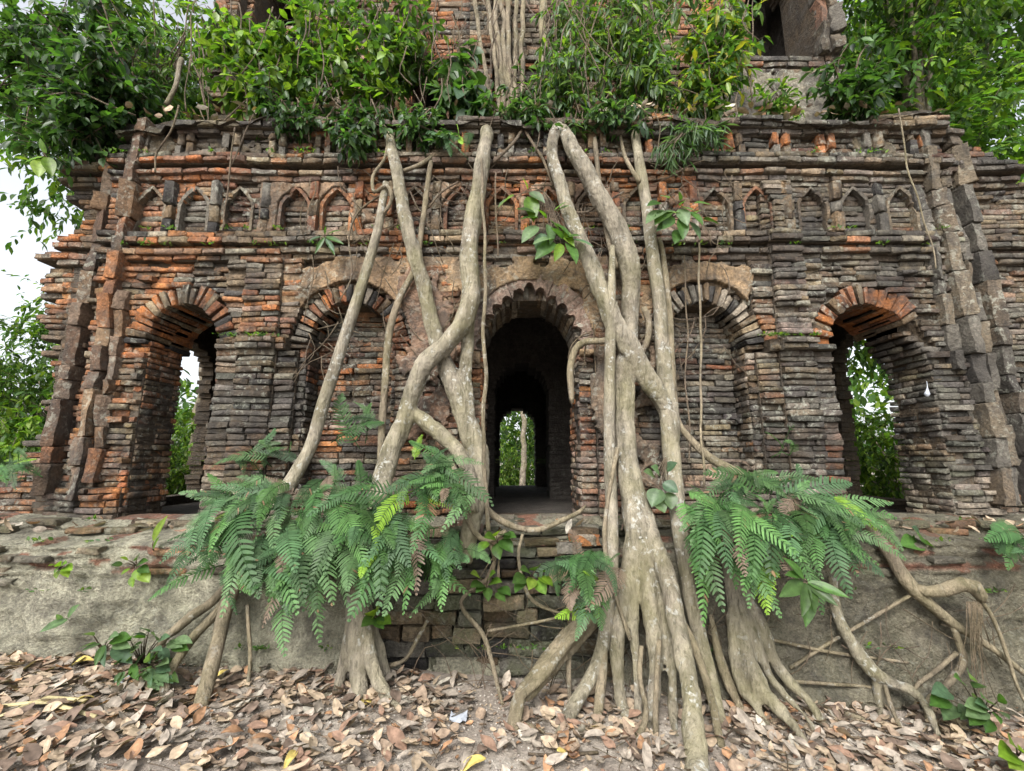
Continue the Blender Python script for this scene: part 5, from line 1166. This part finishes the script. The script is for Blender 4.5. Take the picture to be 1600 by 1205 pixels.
# ------------------------------------------------------------------ ground litter
DCOL = {'tan': (.27, .21, .14), 'brown': (.185, .137, .093), 'orange-brown': (.28, .16, .085), 'grey-brown': (.235, .2, .155), 'dark brown': (.11, .08, .058), 'yellow': (.36, .28, .08), 'pale grey': (.28, .255, .20), 'reddish brown': (.19, .12, .08)}
DW = [.22, .21, .06, .24, .12, .004, .056, .09]
def dry_leaf(L, W, c, seed):
    V = []; n = 7; cu, tw, fold, ph = rng.normal(.0, .35), rng.normal(0, .3), rng.uniform(.0, .35), rng.uniform(0, 6)
    for i in range(n):
        s = i/(n-1); w = W*math.sin(math.pi*(s*.94+.04))**.75*(.5 if i == 0 else 1)
        for u in (-1, -.5, 0, .5, 1):
            zz = fold*abs(u)*w*.5+cu*L*(s-.5)**2+tw*(s-.5)*u*w*.6+.03*L*math.sin(ph+s*9+u*2)
            V.append((u*w*.5*(1-.15*fold), (s-.5)*L, zz))
    V = np.array(V); V[:, 2] -= V[:, 2].min()
    C = np.tile(np.array(c)*np.array((1.12, 1.13, 1.2)), (len(V), 1))*rng.uniform(.85, 1.15, (len(V), 1)); C[2::5] *= 1.2
    return V, grid_faces(n, 5), C
VAR = {}
for k in DCOL:
    for j in range(7):
        V, F, C = dry_leaf(rng.uniform(.085, .15), rng.uniform(.038, .07), np.array(DCOL[k])*rng.uniform(.75, 1.2), j); VAR[(k, j)] = (V, F, C, mesh_np('fallen_leaf', V, F, C))
        VAR[(k, j)][3].materials.append(M_DRY)
keys = list(DCOL)
def euler_m(ax, ay, az): return np.array((Matrix.Rotation(az, 3, 'Z') @ Matrix.Rotation(ay, 3, 'Y') @ Matrix.Rotation(ax, 3, 'X')))
litter = Acc(); spots = []
for k in range(7400):
    x, y = rng.uniform(-4.0, 4.2), rng.uniform(-1.8, -.40)
    bare = nz(x*1.1+3, y*1.6, 40)+.35*nz(x*4, y*4, 41)
    if -.3 < x < 1.0 and bare > -.3 and rng.random() < .75: continue
    if bare > .28 and rng.random() < .5: continue
    spots.append((x, y))
seen = []
for k, (x, y) in enumerate(spots):
    px, py, f = proj((x, y, gz(x, y))); vis = 0 < px < 1600 and py < 1200
    seen.append((f if vis else 99, k))
def leaf_label(key, x, y, V, sc):
    px, py, f = proj((x, y, gz(x, y))); L = (V[:, 1].max()-V[:, 1].min())*sc; hgt = (V[:, 2].max())*sc
    size = 'small' if L < .075 else ('large' if L > .115 else 'mid-sized'); form = 'flat' if hgt < .016 else ('tightly curled' if hgt > .034 else 'curled')
    near_ = ['by the straw blades', 'before the leafy weeds', 'before the splayed roots', 'before the left root foot', 'before the mossy blocks', 'before the rough diagonal root', 'among the fig trunk feet', 'before the braided root foot', 'below the forked root', 'in the lower right corner'][max(0, min(9, int(px/160)))]
    row = 'near the plinth' if py < 1085 else ('at bottom edge' if py > 1160 else 'midway')
    return '%s %s %s leaf %s, %s' % (size, form, key, near_, row)
near = set(k for f, k in sorted(seen)[:300])
for k, (x, y) in enumerate(spots):
    key = keys[rng.choice(len(keys), p=DW)]; V, F, C, me = VAR[(key, int(rng.integers(7)))]; sc = rng.uniform(.42, .98)
    rx, ry, rz_ = rng.normal(.08, .28), rng.normal(0, .28), rng.uniform(0, 6.28); z0 = gz(x, y)+rng.uniform(.001, .025)+.02*abs(rx)
    if k in near:
        o = obj('fallen_leaf', me, None, None, leaf_label(key, x, y, V, sc), 'fallen leaf', 'fallen leaves on the ground'); o.location = (x, y, z0+.008); o.rotation_euler = (rx, ry, rz_); o.scale = (sc,)*3
    else: litter.add((V*sc) @ euler_m(rx, ry, rz_).T+np.array([x, y, z0]), F, C)
for k in range(5000):   # broken bits between the leaves
    x, y = rng.uniform(-3.9, 4.1), rng.uniform(-1.75, -.40); key = keys[rng.choice(len(keys), p=DW)]; V, F, C, me = VAR[(key, int(rng.integers(7)))]
    litter.add((V*np.array([rng.uniform(.12, .35), rng.uniform(.12, .3), .3])) @ euler_m(rng.normal(0, .3), rng.normal(0, .3), rng.uniform(0, 6.28)).T+np.array([x, y, gz(x, y)+rng.uniform(0, .012)]), F, C*.85)
for k in range(700):   # dead leaves caught on cornice and plinth top
    if k < 480: x, y, zb = rng.uniform(-3, 3.4), rng.uniform(-.12, .5), 3.98
    else: x, y, zb = rng.uniform(-3.6, 3.8), rng.uniform(-.34, -.02), .80
    if zb < 1 and rng.random() < .5: continue
    key = keys[rng.choice(len(keys), p=DW)]; V, F, C, me = VAR[(key, int(rng.integers(7)))]
    litter.add((V*rng.uniform(.5, .9)) @ euler_m(rng.normal(0, .5), rng.normal(0, .5), rng.uniform(0, 6.28)).T+np.array([x, y, zb+rng.uniform(0, .03)+(.05*rng.random() if zb < 1 else 0)]), F, C)
obj('leaf_litter', litter.mesh('leaf_litter'), M_DRY, None, 'carpet of dry brown leaves over the ground before the temple', 'leaf litter', kind='stuff')
# gravel
IC = np.array([(0, 0, 1), (.9, 0, .3), (.28, .85, .3), (-.73, .53, .3), (-.73, -.53, .3), (.28, -.85, .3), (.75, .5, -.4), (-.3, .85, -.4), (-.9, 0, -.4), (-.3, -.85, -.4), (.75, -.5, -.4)])
IFc = np.array([(0, 1, 2), (0, 2, 3), (0, 3, 4), (0, 4, 5), (0, 5, 1), (1, 6, 2), (2, 6, 7), (2, 7, 3), (3, 7, 8), (3, 8, 4), (4, 8, 9), (4, 9, 5), (5, 9, 10), (5, 10, 1), (1, 10, 6)])
gr = Acc()
for k in range(9000):
    x, y = rng.uniform(-3.6, 3.8), rng.uniform(-1.9, -.42); s = rng.uniform(.003, .009)*(1 if rng.random() > .03 else 2.2)
    if nz(x*1.1+3, y*1.6, 40) < -.25 and rng.random() < .6: continue
    c = np.array([(.34, .31, .27), (.28, .25, .22), (.38, .35, .31), (.22, .18, .15)][rng.integers(4)])*rng.uniform(.8, 1.15)
    gr.add((IC*rng.uniform(.65, 1.2, (11, 3))*np.array([1, rng.uniform(.6, 1), .6])*s) @ euler_m(0, 0, rng.uniform(0, 6.28)).T+np.array([x, y, gz(x, y)+s*.3]), IFc, c)
obj('gravel', gr.mesh('gravel'), M_DRY, None, 'fine pale gravel between the fallen leaves', 'gravel', kind='stuff')
# loose twigs, palm blades, scraps
def twig(lab, rows, mat=M_TWIG, name='twig', cat='twig'):
    V, F = tube(pxpts(rows), nseg=6, step=.02, rough=.2, seed=len(lab)); o = np.array(V[0]); obj(name, mesh_np(name, V-o, F), mat, None, lab, cat, 'twigs on the ground', None, tuple(o))
twig('straight brown twig on the bare gravel at bottom centre', [(825, 1178, 4, 'g'), (870, 1180, 5, 'g'), (935, 1176, 5, 'g')])
twig('short thick stick near the braided root foot', [(1320, 1115, 12, 'g'), (1335, 1120, 13, 'g'), (1352, 1126, 10, 'g')], M_ROOT)
twig('thin stick lying below the forked root', [(1290, 1150, 4, 'g'), (1330, 1152, 4, 'g'), (1365, 1156, 4, 'g')])
twig('short grey stick before the mossy blocks', [(820, 1130, 5, 'g'), (838, 1138, 7, 'g'), (850, 1145, 5, 'g')], M_ROOT)
M_STRAW = plain('dry_palm_blade', (.42, .36, .19), .6)
for lab, pts in (('long straw-coloured palm blade at the left edge', [(0, 1120), (40, 1103), (75, 1090), (110, 1092), (135, 1095)]), ('straw blade with a cut end lying among leaves at left', [(80, 1100), (110, 1108), (150, 1120)]), ('bent straw blade below the long palm blade', [(-10, 1105), (50, 1098), (85, 1098)])):
    c = [G(*p_, .03) for p_ in pts]; V = []
    for i, p_ in enumerate(c): 
        w = .016*(1-.5*abs(i/(len(c)-1)-.4)); V += [p_+np.array([0, -w, 0]), p_+np.array([0, 0, .008]), p_+np.array([0, w, .002]), p_+np.array([0, 0, -.006])]
    F = [(4*i+k, 4*i+(k+1) % 4, 4*i+4+(k+1) % 4, 4*i+4+k) for i in range(len(c)-1) for k in range(4)]; F += [(0, 3, 2, 1), (4*len(c)-4, 4*len(c)-3, 4*len(c)-2, 4*len(c)-1)]
    o = c[0]; obj('palm_blade', mesh_np('palm_blade', np.array(V)-o, np.array(F)), M_STRAW, None, lab, 'dry leaf', None, None, tuple(o))
def scrap(lab, p, s, seed):
    n = 7; V = []
    for i in range(n):
        for j in range(n):
            u, v = i/(n-1)-.5, j/(n-1)-.5; V.append((s*(u+.12*nz(u*4, v*4, seed)), s*(v+.12*nz(u*4, v*4, seed+4)), s*(.35*nz(u*5, v*5, seed+9)+.25)))
    obj('plastic_scrap', mesh_np('plastic_scrap', V, grid_faces(n, n)), M_SCRAP, None, lab, 'litter', None, None, tuple(p))
scrap('crumpled pale blue plastic bag on the ground before the steps', G(716, 1128), .08, 3.0)
scrap('crumpled white plastic scrap beside the leafy weeds at left', G(188, 1068), .07, 8.0)
V, F = tube(pxpts([(1448, 596, .8, -.1), (1449, 604, 1.5, -.1), (1449, 610, 4, -.1), (1449, 616, 8, -.1), (1449, 620, 3, -.1)]), nseg=8, step=.006, rough=.3)
o = np.array(V[0]); obj('hanging_scrap', mesh_np('hanging_scrap', V-o, F), M_SCRAP, None, 'tiny white scrap hanging by a thread in the right arch', 'scrap', None, None, tuple(o))

# twigs strewn through the litter and moss tufts on the wall's ledges, too small to count
a = Acc()
for k in range(260):
    x, y = rng.uniform(-3.6, 3.8), rng.uniform(-1.6, -.42); an = rng.uniform(0, 6.28); L = rng.uniform(.05, .22); dx, dy = math.cos(an)*L/2, math.sin(an)*L/2
    p_ = [(x+dx*u, y+dy*u, gz(x+dx*u, y+dy*u)+.014+rng.uniform(0, .02), rng.uniform(.0012, .003)) for u in (-1, 0, 1)]; p_[1] = (p_[1][0]+rng.normal(0, .008), p_[1][1]+rng.normal(0, .008), p_[1][2]+.004, p_[1][3])
    V, F = tube(p_, nseg=4, step=.03, rough=.1); a.add(V, F)
obj('twig_litter', a.mesh('twig_litter'), M_TWIG, None, 'small broken twigs strewn among the fallen leaves', 'twigs', kind='stuff')
pp, dd, nn_, ll = [], [], [], []
for k in range(150):
    zl, yl = [(2.845, -.06), (2.97, -.06), (3.59, -.09), (.86, -.1), (.76, -.3), (2.135, -.08), (.5, -.42), (.2, -.44)][rng.integers(8)]
    x = rng.uniform(-3.1, 3.4)
    if zl == 2.135: x = rng.choice([-1.85, 2.05])+rng.uniform(-.25, .25)
    for j in range(int(rng.integers(5, 14))):
        pp.append((x+rng.normal(0, .022), yl+rng.normal(0, .012)-.01, zl+rng.uniform(-.006, .012))); q = rdir(1)[0]; q[2] = abs(q[2])*.8; q[1] = -abs(q[1]); dd.append(q); nn_.append((rng.normal(0, .4), -.4, .8)); ll.append(rng.uniform(.012, .036))
n = len(pp); V, F, C = leaves(np.array(pp), np.array(dd), np.array(nn_), np.array(ll), np.full(n, .6), gcols(n, ['mid', 'bright', 'pale']))
obj('wall_weeds', mesh_np('wall_weeds', V, F, C), M_LEAF, None, 'tiny green weeds and moss tufts along the ledges of the wall', 'weeds', kind='stuff')
